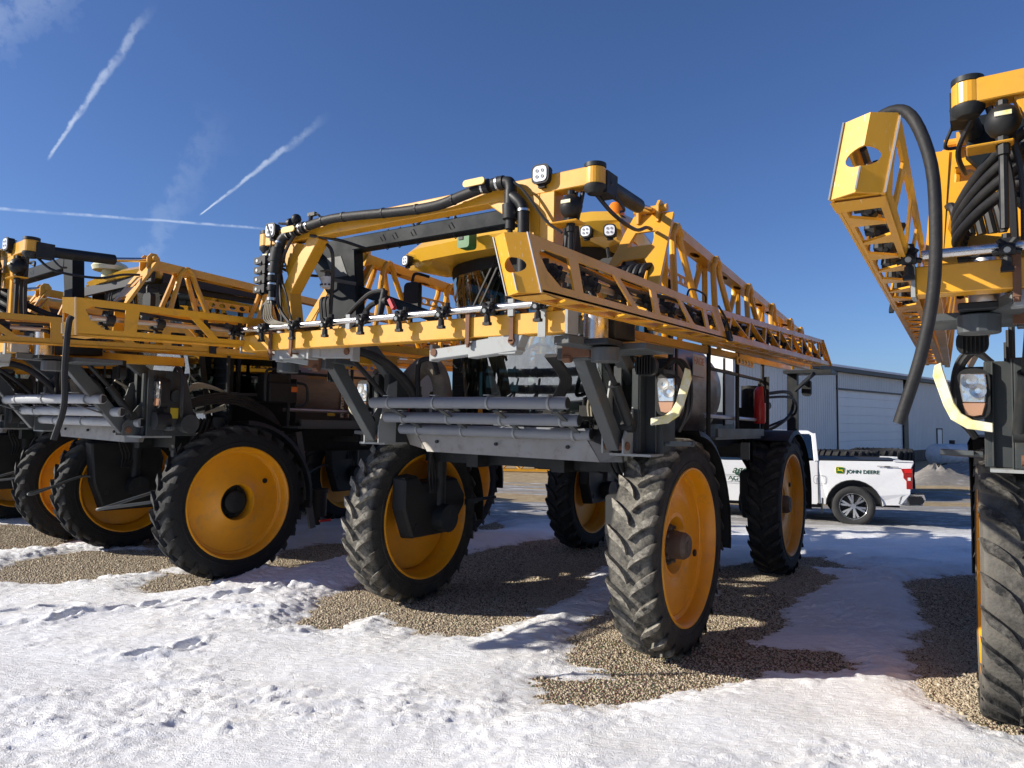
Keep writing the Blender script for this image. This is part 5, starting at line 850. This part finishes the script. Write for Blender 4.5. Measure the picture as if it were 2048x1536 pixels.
        for z in zs:
            v = P('section_valve', 'plastic', lambda b: [b.rbox((0, -.095, 0), (.075, .075, .078), .008, 0), b.rbox((0, -.175, 0), (.065, .085, .060), .008, 0), b.cyl((0, -.06, 0), (0, -.03, 0), .024, n=8), b.cyl((.02, -.13, -.03), (.02, -.10, -.03), .03, n=8)], m_, 'sv', (4.15, yc, z))
            P('valve_label', 'sticker', lambda b: b.cyl((.033, -.175, 0), (.036, -.175, 0), .014, n=10), v, 'svl')
    if old:
        vstack(.66, 3, 3.30, 1)
        P('section_hose', 'hose', lambda b: [b.tube([(4.10, .75, 3.28 - .1 * q), (4.10, .95, 3.30 - .11 * q), (4.0, 1.25, 3.16 - .10 * q), (3.7, 1.45, 3.0 - .07 * q), (3.3, 1.6, 2.92)], .03, 8) for q in range(3)], bf, 'sho', smooth=True)
        P('valve_bracket', 'yellow', lambda b: [b.prism(None, [(4.08, .62, 3.50), (4.08, 1.30, 3.40), (4.08, 1.30, 3.24), (4.08, .90, 3.30), (4.08, .72, 3.40), (4.08, .62, 3.36)], [(4.03, .62, 3.50), (4.03, 1.30, 3.40), (4.03, 1.30, 3.24), (4.03, .90, 3.30), (4.03, .72, 3.40), (4.03, .62, 3.36)])], bf, 'vbr')
    elif not cfg.get('side_hoses'):
        vstack(-1.42, 4, 3.40, 1)
        P('valve_wiring', 'cable_tan', lambda b: [b.tube([(4.16, -1.42, 3.12 - .02 * q), (4.17, -1.47 + .02 * q, 3.0), (4.15, -1.50 + .03 * q, 2.86), (4.1, -1.35 + .05 * q, 2.80)], .007, 5) for q in range(5)], bf, 'vw', smooth=True)
        P('wiring', 'cable', lambda b: [b.tube([(4.16, -1.5, 3.72), (4.17, -1.42, 3.55), (4.17, -1.48, 3.42), (4.15, -1.5, 3.36)], .008, 6), b.tube([(4.14, -1.12, 3.62), (4.12, -1.26, 3.50), (4.12, -1.36, 3.3), (4.12, -1.36, 3.0), (4.1, -1.2, 2.80)], .016, 6), b.tube([(4.1, -1.40, 3.26), (4.11, -1.28, 3.10), (4.1, -1.22, 2.9), (4.1, -1.18, 2.8)], .010, 6), b.tube([(4.14, 1.05, 3.70), (4.14, 1.2, 3.6), (4.12, 1.38, 3.36), (4.1, 1.5, 3.26)], .010, 6), b.tube([(3.95, -.98, 3.55), (3.92, -.90, 3.40), (3.7, -1.15, 2.9), (3.8, -1.0, 2.76)], .016, 6), b.tube([(4.1, -1.0, 3.57), (3.9, -.86, 3.56), (3.6, -.84, 3.55)], .014, 6)], bf, 'wir', smooth=True)
        P('section_hose', 'hose', lambda b: [b.tube([(4.1, -1.42, 3.05), (4.12, -1.55, 2.98), (4.0, -1.62, 2.86), (3.7, -1.6, 2.84), (3.4, -1.6, 2.9)], .028, 8)], bf, 'sh1', smooth=True)
    if cfg.get('side_hoses'):
        P('section_hose', 'hose', lambda b: [b.tube([(3.98, -.95, 3.52 - .085 * q), (3.92, -1.35, 3.47 - .085 * q), (3.74, -1.60, 3.35 - .075 * q), (3.45, -1.76, 3.17 - .05 * q), (3.18, -1.72, 3.08 - .035 * q)], .029, 10) for q in range(4)], bf, 'shs', smooth=True)
    wt = cfg.get('tilt', 0)
    wings = [wing(root, s, (dx + (cfg.get('reach', 0) if s < 0 else 0), 0, dz), wt, cfg) for s in (1, -1)]
    if cfg.get('tip_hose') == 'short': P('loose_hose', 'hose', lambda b: b.tube([(5.44, -1.86, 2.72), (5.46, -1.855, 2.66), (5.47, -1.855, 2.35), (5.46, -1.86, 2.05), (5.50, -1.90, 1.80)], .022, 8), wings[1], 'th1', smooth=True)
    if cfg.get('tip_hose') == 'long': P('loose_hose', 'hose', lambda b: b.tube([(5.2, -2.06, 2.88), (5.30, -1.98, 2.905), (5.38, -1.89, 2.90), (5.44, -1.83, 2.82), (5.45, -1.78, 2.64), (5.44, -1.77, 2.42), (5.42, -1.78, 2.2), (5.40, -1.82, 1.98), (5.38, -1.89, 1.74)], .021, 12, rads=None), wings[1], 'th2', smooth=True)
    return root
A = sprayer('sprayer', 'middle sprayer with a green receiver on its cab roof and dusty front tyres', (1.2983, 8.8255), -2.1545, dict(tyre=['tyre_dusty', 'tyre_dusty', 'tyre_clean', 'tyre_clean'], dish=True, seed=1, reach=.14, tip_hose='short'))
B = sprayer('sprayer', 'yellow sprayer left of the middle one, with clean black tyres and curved light grey pipes', (-3.4088, 11.3304), -2.2315, dict(dx=.42, tyre=['tyre_clean'] * 4, dish=False, seed=3, old=True, bar=True))
Cc = sprayer('sprayer', 'farthest left sprayer, mostly cut off by the picture edge behind its neighbour', (-6.789, 13.8173), -2.2315, dict(dx=.42, tyre=['tyre_clean'] * 4, dish=False, seed=5, old=True))
Dd = sprayer('sprayer', 'right edge sprayer with thick black hose hanging from its boom tip', (5.9625, 5.8821), -2.17, dict(steer=.035, dz=.10, tyre=['tyre_clean', 'tyre_worn_shaded', 'tyre_clean', 'tyre_clean'], dish=True, seed=2, side_hoses=True, tip_hose='long', splay=.042, tilt=-.034))
# ------------------------------------------------------------------ pickup truck
def pickup():
    hd = math.atan2(.35, -.937); t = empty('pickup_truck', (6.93, 14.22, -.067)); t.rotation_euler = (0, 0, hd)
    tag(t, 'white pickup truck parked on the icy yard behind the sprayers', 'pickup truck')
    # local frame: X towards the nose, Y to the left flank (the one seen), rear axle at X = 0; the flank is at Y = 0
    Wd = 2.0; M = lambda a, c_, th: (a, -th, c_)
    def arch(cx, r=.52, n=14, z0=.42): return [(cx - r * math.cos(math.pi * k / n) * 1.02, max(z0, .42 + r * math.sin(math.pi * k / n) * 1.04)) for k in range(n + 1)]
    def flank(pts):
        def fn(b):
            n_ = len(pts); off = lambda z: .0 if .62 < z < 1.02 else (.03 if z <= .62 else .035 * min(1, (z - 1.02) / .3))
            a = [(x, -.06 - off(z), z) for x, z in pts]; m1 = [(x, -off(z), z) for x, z in pts]
            b.prism(None, a, m1)
            a = [(x, -Wd + .06 + off(z), z) for x, z in pts]; m1 = [(x, -Wd + off(z), z) for x, z in pts]; b.prism(None, a, m1)
        return fn
    bedp = [(-1.02, .62), (-.90, .46)] + [] + arch(0)[0:] + [(.62, .40), (.98, .40), (1.0, 1.33), (-.92, 1.355), (-1.06, 1.33), (-1.03, 1.15)]
    bedp = [(-1.02, .70), (-.86, .47), (-.56, .46)] + arch(0, .50) + [(.60, .44), (.69, .44), (.69, 1.32), (-.95, 1.345), (-1.10, 1.33), (-1.05, 1.22)]
    bd = P('bed', 'truck_white', lambda b: [flank(bedp)(b), b.box((-.98, -Wd / 2, .98), (.06, Wd - .14, .70)), b.box((.67, -Wd / 2, .95), (.04, Wd - .14, .72))], t, bev=.012, whole=True)
    P('bed_cover', 'black', lambda b: b.box((-.12, -Wd / 2, 1.325), (1.60, Wd - .16, .03)), bd)
    P('bed_rail', 'plastic', lambda b: [b.beam((.68, y, 1.335), (-.72, y, 1.352), .05, .02) for y in (-.06, -Wd + .06)], bd)
    P('bed_rail', 'truck_white', lambda b: [b.beam((-.74, y, 1.352), (-1.08, y, 1.345), .09, .025) for y in (-.06, -Wd + .06)], bd)
    cabp = [(1.02, .40), (2.95, .40)] + arch(3.75, .50)[0:1] + [(3.2, .42)] + [(3.22, 1.28), (1.02, 1.315)]
    cabp = [(1.025, .42), (3.20, .42), (3.20, 1.27), (1.025, 1.31)]
    SH = -.36
    cb = P('cab', 'truck_white', lambda b: [flank(cabp)(b), b.prism(None, [(1.06, -.17, 1.86), (2.55, -.17, 1.86), (2.55, -Wd + .17, 1.86), (1.06, -Wd + .17, 1.86)], [(1.18, -.24, 1.93), (2.45, -.24, 1.93), (2.45, -Wd + .24, 1.93), (1.18, -Wd + .24, 1.93)])] + [b.beam((1.04, y, 1.30), (1.08, y2, 1.87), .07, .09, (1, 0, 0)) for y, y2 in ((-.05, -.19), (-Wd + .05, -Wd + .19))] + [b.beam((3.15, y, 1.26), (2.52, y2, 1.87), .07, .07, (1, 0, 0)) for y, y2 in ((-.05, -.19), (-Wd + .05, -Wd + .19))] + [b.beam((2.12, y, 1.29), (2.02, y2, 1.87), .09, .06, (1, 0, 0)) for y, y2 in ((-.05, -.19), (-Wd + .05, -Wd + .19))] + [b.box((1.05, -Wd / 2, .90), (.05, Wd - .12, .85)), b.box((1.12, -Wd / 2, 1.82), (.08, Wd - .36, .10))], t, bev=.01, whole=True)
    P('window', 'dark_glass', lambda b: [b.add([(1.06, -.06, 1.31), (3.12, -.06, 1.28), (2.52, -.185, 1.86), (1.13, -.185, 1.86)], [(0, 1, 2, 3)])], cb); P('window', 'dark_glass', lambda b: [b.add([(1.06, -Wd + .06, 1.31), (3.12, -Wd + .06, 1.28), (2.52, -Wd + .185, 1.86), (1.13, -Wd + .185, 1.86)], [(0, 1, 2, 3)])], cb)
    P('rear_window', 'dark_glass', lambda b: b.add([(1.065, -.10, 1.31), (1.065, -Wd + .10, 1.31), (1.125, -Wd + .22, 1.80), (1.125, -.22, 1.80)], [(0, 1, 2, 3)]), cb); P('windshield', 'dark_glass', lambda b: b.add([(3.14, -.10, 1.27), (3.14, -Wd + .1, 1.27), (2.53, -Wd + .22, 1.86), (2.53, -.22, 1.86)], [(0, 1, 2, 3)]), cb)
    P('door_gap', 'black', lambda b: [b.beam((2.10, .002, .50), (2.10, -.018, 1.28), .008, .012), b.beam((1.012, -.012, .44), (1.012, -.03, 1.31), .014, .014)], cb)
    P('cab_seat', 'seat', lambda b: [b.rbox((1.3, -.55, 1.15), (.2, .5, .8), .06, 2), b.rbox((1.3, -1.45, 1.15), (.2, .5, .8), .06, 2), b.rbox((2.3, -.55, 1.2), (.2, .5, .8), .06, 2)], cb)
    nose = [(2.90, .42)] + arch(3.75, .50) + [(4.3, .42), (4.72, .42), (4.80, .75), (4.74, 1.14), (4.5, 1.22), (2.90, 1.27)]
    P('nose', 'truck_white', lambda b: [flank(nose)(b), b.box((4.0, -Wd / 2, 1.20), (1.55, Wd - .14, .08)), b.box((4.74, -Wd / 2, .8), (.06, Wd - .1, .6))], t, bev=.01, whole=True)
    for o_ in [cb] + list(cb.children): o_.location.x += SH if o_ is cb else 0
    P('underbody', 'black', lambda b: [b.box((1.8, -Wd / 2, .48), (5.4, 1.0, .2)), b.box((0, -.55, .75), (1.02, .9, .55)), b.box((0, -Wd + .5, .75), (1.02, .8, .55)), b.box((3.75, -Wd / 2, .75), (1.02, 1.7, .55)), b.box((1.8, -Wd / 2, .38), (2.4, 1.8, .06))], t, whole=True)
    P('wheel_well_trim', 'black', lambda b: [b.tube([(p[0], .004, p[1]) for p in arch(cx, .50)], .012, 5, False) for cx in (0, 3.75)], t)
    for cx in (0, 3.75):
        for y, sg in ((-.16, 1), (-Wd + .16, -1)):
            w = P('wheel', 'alloy', lambda b: [b.lathe([(.11, .25), (.125, .262), (.11, .268), (-.11, .268), (-.11, .25), (.02, .24), (.0, .20)], n=36)] + [b.beam((.235 * math.cos(g + e), .085, .235 * math.sin(g + e)), (.05 * math.cos(g), .10, .05 * math.sin(g)), .045, .03, (0, 1, 0), w2=.03) for g in [k * math.pi / 3 + .3 for k in range(6)] for e in (-.16, .16)] + [b.cyl((0, .06, 0), (0, .115, 0), .055, n=14)], t, 'alloy', (cx, y, .41), True, rot=(0, .2 * cx, 0 if sg > 0 else math.pi), whole=True)
            P('tyre', 'truck_tyre', lambda b: b.lathe([(.115, .262), (.135, .30), (.14, .35), (.125, .392), (.10, .408), (-.10, .408), (-.125, .392), (-.14, .35), (-.135, .30), (-.115, .262)], n=44, closed=True), w, 'ttyre', (0, 0, 0), True); P('brake_disc', 'charcoal', lambda b: b.cyl((0, -.02, 0), (0, .02, 0), .24, n=24), w, 'disc', (0, 0, 0))
            P('wheel_nut', 'chrome', lambda b: [b.cyl((.075 * math.cos(k * 1.047), .09, .075 * math.sin(k * 1.047)), (.075 * math.cos(k * 1.047), .118, .075 * math.sin(k * 1.047)), .014, n=6) for k in range(6)], w, 'nuts', (0, 0, 0))
    def tail(b, y0, sgn):
        pts = [(-.86, 1.20), (-1.065, 1.21), (-1.055, .80), (-.95, .80), (-.95, .96), (-.90, 1.02), (-.90, 1.10)]
        b.prism(None, [(x, y0 + .004 * sgn, z) for x, z in pts], [(x, y0 - .09 * sgn, z) for x, z in pts])
    tl = P('tail_light', 'tail_red', lambda b: tail(b, -.002, 1), t, bev=.006); P('tail_light', 'tail_red', lambda b: tail(b, -Wd + .002, -1), t, bev=.006)
    P('lamp', 'tail_bright', lambda b: b.box((-.985, .004, 1.155), (.13, .008, .07)), tl); P('lamp', 'white', lambda b: b.box((-1.0, .004, 1.0), (.05, .008, .06)), tl)
    bp = P('rear_bumper', 'chrome', lambda b: [b.prism(None, [(-.80, -.02, .50), (-.84, -.0, .66), (-1.0, .0, .70), (-1.26, -.05, .70), (-1.30, -.1, .60), (-1.24, -.08, .48), (-.95, 0, .47)], [(-.80, -Wd + .02, .50), (-.84, -Wd, .66), (-1.0, -Wd, .70), (-1.26, -Wd + .05, .70), (-1.30, -Wd + .1, .60), (-1.24, -Wd + .08, .48), (-.95, -Wd, .47)])], t, bev=.01)
    P('bumper_step', 'black', lambda b: [b.prism(None, [(-.98, .006, .64), (-1.24, -.035, .64), (-1.27, -.06, .56), (-1.20, -.04, .50), (-1.0, .006, .50)], [(-.98, -.10, .64), (-1.24, -.15, .64), (-1.27, -.16, .56), (-1.20, -.15, .50), (-1.0, -.10, .50)]), b.box((-1.12, -.9, .715), (.3, 1.7, .02))], bp); P('tow_hook', 'black', lambda b: b.cyl((-1.30, -1.0, .50), (-1.42, -1.0, .50), .03, n=8), bp)
    P('fuel_door', 'door_seam', lambda b: b.tube([(.62 + .115 * math.copysign(abs(math.cos(g)) ** .5, math.cos(g)), -.001, .93 + .085 * math.copysign(abs(math.sin(g)) ** .5, math.sin(g))) for g in [k * math.pi / 16 for k in range(33)]], .0035, 4, False), t)
    P('mud_flap', 'black', lambda b: b.box((.58, -.15, .40), (.02, .26, .32)), t); P('badge', 'door_seam', lambda b: [b.box((-.62, .002, 1.235), (.10, .006, .025)), b.beam((-.44, .002, 1.24), (-.82, .002, 1.23), .006, .012)], t)
    MT = lambda x, z: Matrix.Translation((x, .0025 - (.035 * min(1, (z - 1.02) / .3) if z > 1.02 else 0), z)) @ Matrix.Rotation(math.pi, 4, 'Z') @ Matrix.Rotation(math.pi / 2, 4, 'X')
    lg = P('logo', 'logo_yellow', lambda b: b.rbox((.24, -.010, 1.135), (.155, .010, .135), .025, 1), t)
    P('logo_field', 'logo_green', lambda b: b.rbox((.24, -.007, 1.135), (.140, .010, .120), .020, 1), lg)
    deer = [(-.055, .012), (-.03, .02), (.0, .012), (.022, .016), (.03, .035), (.018, .05), (.028, .052), (.040, .042), (.052, .034), (.046, .026), (.038, .01), (.045, -.006), (.062, -.012), (.06, -.018), (.036, -.012), (.024, -.006), (.0, -.010), (-.024, -.004), (-.04, -.026), (-.06, -.036), (-.064, -.03), (-.046, -.018), (-.044, -.002)]
    P('logo_deer', 'logo_yellow', lambda b: b.plate(deer, [], lambda a, c_, th: (.24 + a, -.002 + th, 1.132 + c_), .004), lg)
    text('lettering', 'JOHN', 'green_print', .104, t, MT(-.015, 1.11), sx=1.0, bold=.0022); text('lettering', 'DEERE', 'green_print', .104, t, MT(-.33, 1.11), sx=1.0, bold=.0022)
    text('lettering', 'age', 'green_print', .22, t, MT(2.20, 1.08), .45, bold=.003); text('lettering', 'ACTOR', 'green_print', .115, t, MT(2.16, .90), sx=1.35, bold=.002)
    P('pinstripe', 'green_print', lambda b: [b.box((2.16, .002, z), (.75, .005, .006)) for z in (.975, .825)], t)
    return t
pickup()
# ------------------------------------------------------------------ machine shed, walls, and yard clutter far behind
def shed():
    p0, d = Vector((15.64, 33.63, -.116)), Vector((.742, .670, 0)).normalized(); nrm = Vector((.670, -.742, 0)); t = empty('machine_shed', p0); t.rotation_euler = (0, 0, math.atan2(d.y, d.x))
    tag(t, 'long pale corrugated metal shed with a white overhead door and dark trim', 'building')
    # local: X along the front wall, -Y out of it towards the yard
    def wall(x0, x1, z0, z1, rib=.23, dep=.022, y=0):
        def fn(b):
            x = x0; vs = []
            while x < x1 - 1e-6:
                for dx_, dy in ((0, 0), (.10, 0), (.125, -dep), (.205, -dep)):
                    if x + dx_ <= x1: vs.append((x + dx_, y + dy))
                x += rib
            vs.append((x1, y)); n_ = len(vs); b.add([(a, c_, z0) for a, c_ in vs] + [(a, c_, z1) for a, c_ in vs], [(k, k + 1, n_ + k + 1, n_ + k) for k in range(n_ - 1)])
        return fn
    H = 4.70; dw0, dw1, dh = .12, 8.70, 3.76
    w = P('front_wall', 'shed_white', lambda b: [wall(-9.4, dw0 - .12, .66, H)(b), wall(dw0 - .12, dw1 + .12, dh + .12, H)(b), wall(dw1 + .66, 27, .66, H)(b)], t, whole=True)
    P('wainscot', 'wainscot', lambda b: wall(-9.4, dw0 - .12, 0, .66)(b), w); P('wainscot', 'wainscot', lambda b: wall(dw1 + .66, 27, 0, .66)(b), w)
    P('corner_trim', 'fascia', lambda b: b.box((dw0 - .10, -.04, H / 2), (.07, .05, H)), t); P('corner_trim', 'fascia', lambda b: b.box((dw1 + .34, -.04, dh / 2), (.68, .05, dh)), t); P('header_trim', 'fascia', lambda b: b.box(((dw0 + dw1) / 2, -.05, dh + .07), (dw1 - dw0 + .4, .05, .08)), t)
    dr = P('overhead_door', 'door_white', lambda b: b.box(((dw0 + dw1) / 2, .06, .2), (dw1 - dw0, .05, .43)), t)
    for k in range(1, 9): P('door_panel', 'door_white', lambda b: b.box((0, 0, 0), (dw1 - dw0, .05, .424)), dr, 'dpan', ((dw0 + dw1) / 2, .06, (.2 + .39 * k) * 1.1), bev=.005)
    P('side_door', 'door_white', lambda b: [b.box((14.75, -.02, .92), (.85, .05, 1.84))], t); P('door_frame', 'fascia', lambda b: [b.box((14.29, -.035, .94), (.07, .06, 1.88)), b.box((15.21, -.035, .94), (.07, .06, 1.88)), b.box((14.75, -.035, 1.90), (.99, .06, .07))], t, whole=True)
    P('eave_fascia', 'fascia', lambda b: b.box((8.8, -.30, H + .10), (36.8, .05, .30)), t); P('soffit', 'fascia', lambda b: b.box((8.8, -.14, H - .03), (36.6, .30, .04)), t)
    P('roof', 'roof_snow', lambda b: b.prism(None, [(-9.7, y, z) for y, z in ((-.36, H + .25), (3, H + .80), (6.4, H + .25), (6.4, H + .14), (3, H + .69), (-.36, H + .14))], [(27.3, y, z) for y, z in ((-.36, H + .25), (3, H + .80), (6.4, H + .25), (6.4, H + .14), (3, H + .69), (-.36, H + .14))]), t)
    for x in (-9.3, 26.8): P('end_wall', 'shed_white', lambda b: b.prism(None, [(x, y, z) for y, z in ((.02, 0), (6, 0), (6, H), (3, H + .55), (.02, H))], [(x + .1, y, z) for y, z in ((.02, 0), (6, 0), (6, H), (3, H + .55), (.02, H))]), t)
    P('rear_wall', 'shed_white', lambda b: b.box((8.8, 6, H / 2), (36.2, .1, H)), t)
shed()
def brown_wall():
    t = empty('metal_fence', (-14, 33, 0)); tag(t, 'brown corrugated metal fence far behind the middle sprayer', 'fence'); t.rotation_euler = (0, 0, -.05)
    for k in range(56):
        P('fence_panel', 'brown_metal', lambda b: [b.prism(None, [(x, y, 0) for x, y in ((0, 0), (.06, -.05), (.20, -.05), (.26, 0), (.30, 0), (.30, .02), (0, .02))], [(x, y, 1.75) for x, y in ((0, 0), (.06, -.05), (.20, -.05), (.26, 0), (.30, 0), (.30, .02), (0, .02))])], t, 'fpan', (k * .303, 0, 0))
    P('top_rail', 'fascia', lambda b: b.box((8.5, .06, 1.6), (17, .06, .08)), t)
brown_wall()
def ground_truss():
    t = empty('boom_section', (-6.0, 28.5, .02), -.12); tag(t, 'loose yellow boom lattice lying on the ground before the brown fence', 'boom lattice')
    P('chord', 'yellow', lambda b: b.box((5, 0, .05), (10, .12, .09)), t); P('chord', 'yellow', lambda b: b.box((5, .3, .05), (10, .10, .09)), t); P('chord', 'yellow', lambda b: b.box((5, .15, .42), (10, .10, .08)), t)
    for k in range(14):
        for y in (0, .3): P('brace', 'yellow', lambda b, y=y: [b.beam((0, y, .08), (.36, .15, .40), .04, .04), b.beam((.36, .15, .40), (.70, y, .08), .04, .04)], t, 'gbr%.1f' % y, (k * .71, 0, 0))
ground_truss()
def tyre_flat(b):
    tyre_fn(b)
    for k, (x, y, z) in enumerate(b.v): b.v[k] = (x, z, y * 1.35)
for k, (x, y, z, lab) in enumerate(((9.62, 20.2, .25, 'lower big lugged tyre lying flat, left end of the tyre row behind the pickup'), (9.62, 20.2, .99, 'upper big lugged tyre lying flat, left end of the tyre row behind the pickup'), (11.05, 20.9, .25, 'lower big lugged tyre lying flat, middle of the tyre row behind the pickup'), (11.05, 20.9, .99, 'upper big lugged tyre lying flat, middle of the tyre row behind the pickup'), (11.95, 22.5, .25, 'lower big lugged tyre lying flat, right end of the tyre row behind the pickup'), (11.95, 22.5, .97, 'upper big lugged tyre lying flat, right end of the tyre row behind the pickup'))):
    o = P('tractor_tyre', 'tyre_flat', tyre_flat, None, 'tflat', (x, y, z - .1), True, rot=(0, 0, k * 1.1), whole=True); o.scale = (.9, .9, 1.32); tag(o, lab, 'tyre', 'spare tractor tyres lying in the yard')
def far_tank():
    t = P('storage_tank', 'tank_white', lambda b: [b.lathe([(-1.3, .001), (-1.27, .25), (-1.15, .45), (-1.0, .5), (1.0, .5), (1.15, .45), (1.27, .25), (1.3, .001)], (0, 0, .75), 24, 'x')], None, None, (20.9, 33.2, -.12), True, rot=(0, 0, .3), whole=True)
    tag(t, 'white horizontal storage tank in front of the shed wall', 'tank'); P('leg', 'charcoal', lambda b: b.box((-.8, 0, .15), (.15, .7, .4)), t); P('leg', 'charcoal', lambda b: b.box((.8, 0, .15), (.15, .7, .4)), t); P('fitting', 'charcoal', lambda b: [b.cyl((0, 0, 1.2), (0, 0, 1.42), .12, n=10)], t)
far_tank()
def pile(name, c, r, h, seed, lab):
    def fn(b):
        n_, m_ = 22, 8; rr = random.Random(seed)
        for i in range(m_ + 1):
            for k in range(n_):
                g = 2 * math.pi * k / n_; q = i / m_; w = 1 + .25 * math.sin(3 * g + seed) * q + rr.uniform(-.06, .06); b.v.append((c[0] + r * q * w * math.cos(g) * 1.4, c[1] + r * q * w * math.sin(g), c[2] + h * (1 - q) ** 1.1 * (1 + rr.uniform(-.12, .12)) - .05))
        for i in range(m_):
            for k in range(n_): b.f.append((i * n_ + k, i * n_ + (k + 1) % n_, i * n_ + n_ + (k + 1) % n_, i * n_ + n_ + k))
    o = P(name, 'snow', fn, smooth=True, whole=True); tag(o, lab, 'snow pile', 'ploughed snow piles')
pile('snow_pile', (15.6, 25.8, -.12), 1.3, .75, 3, 'small ploughed snow pile just behind the pickup tailgate'); pile('snow_pile', (19.6, 30.5, -.12), 2.2, .55, 5, 'low snow pile in front of the white storage tank')
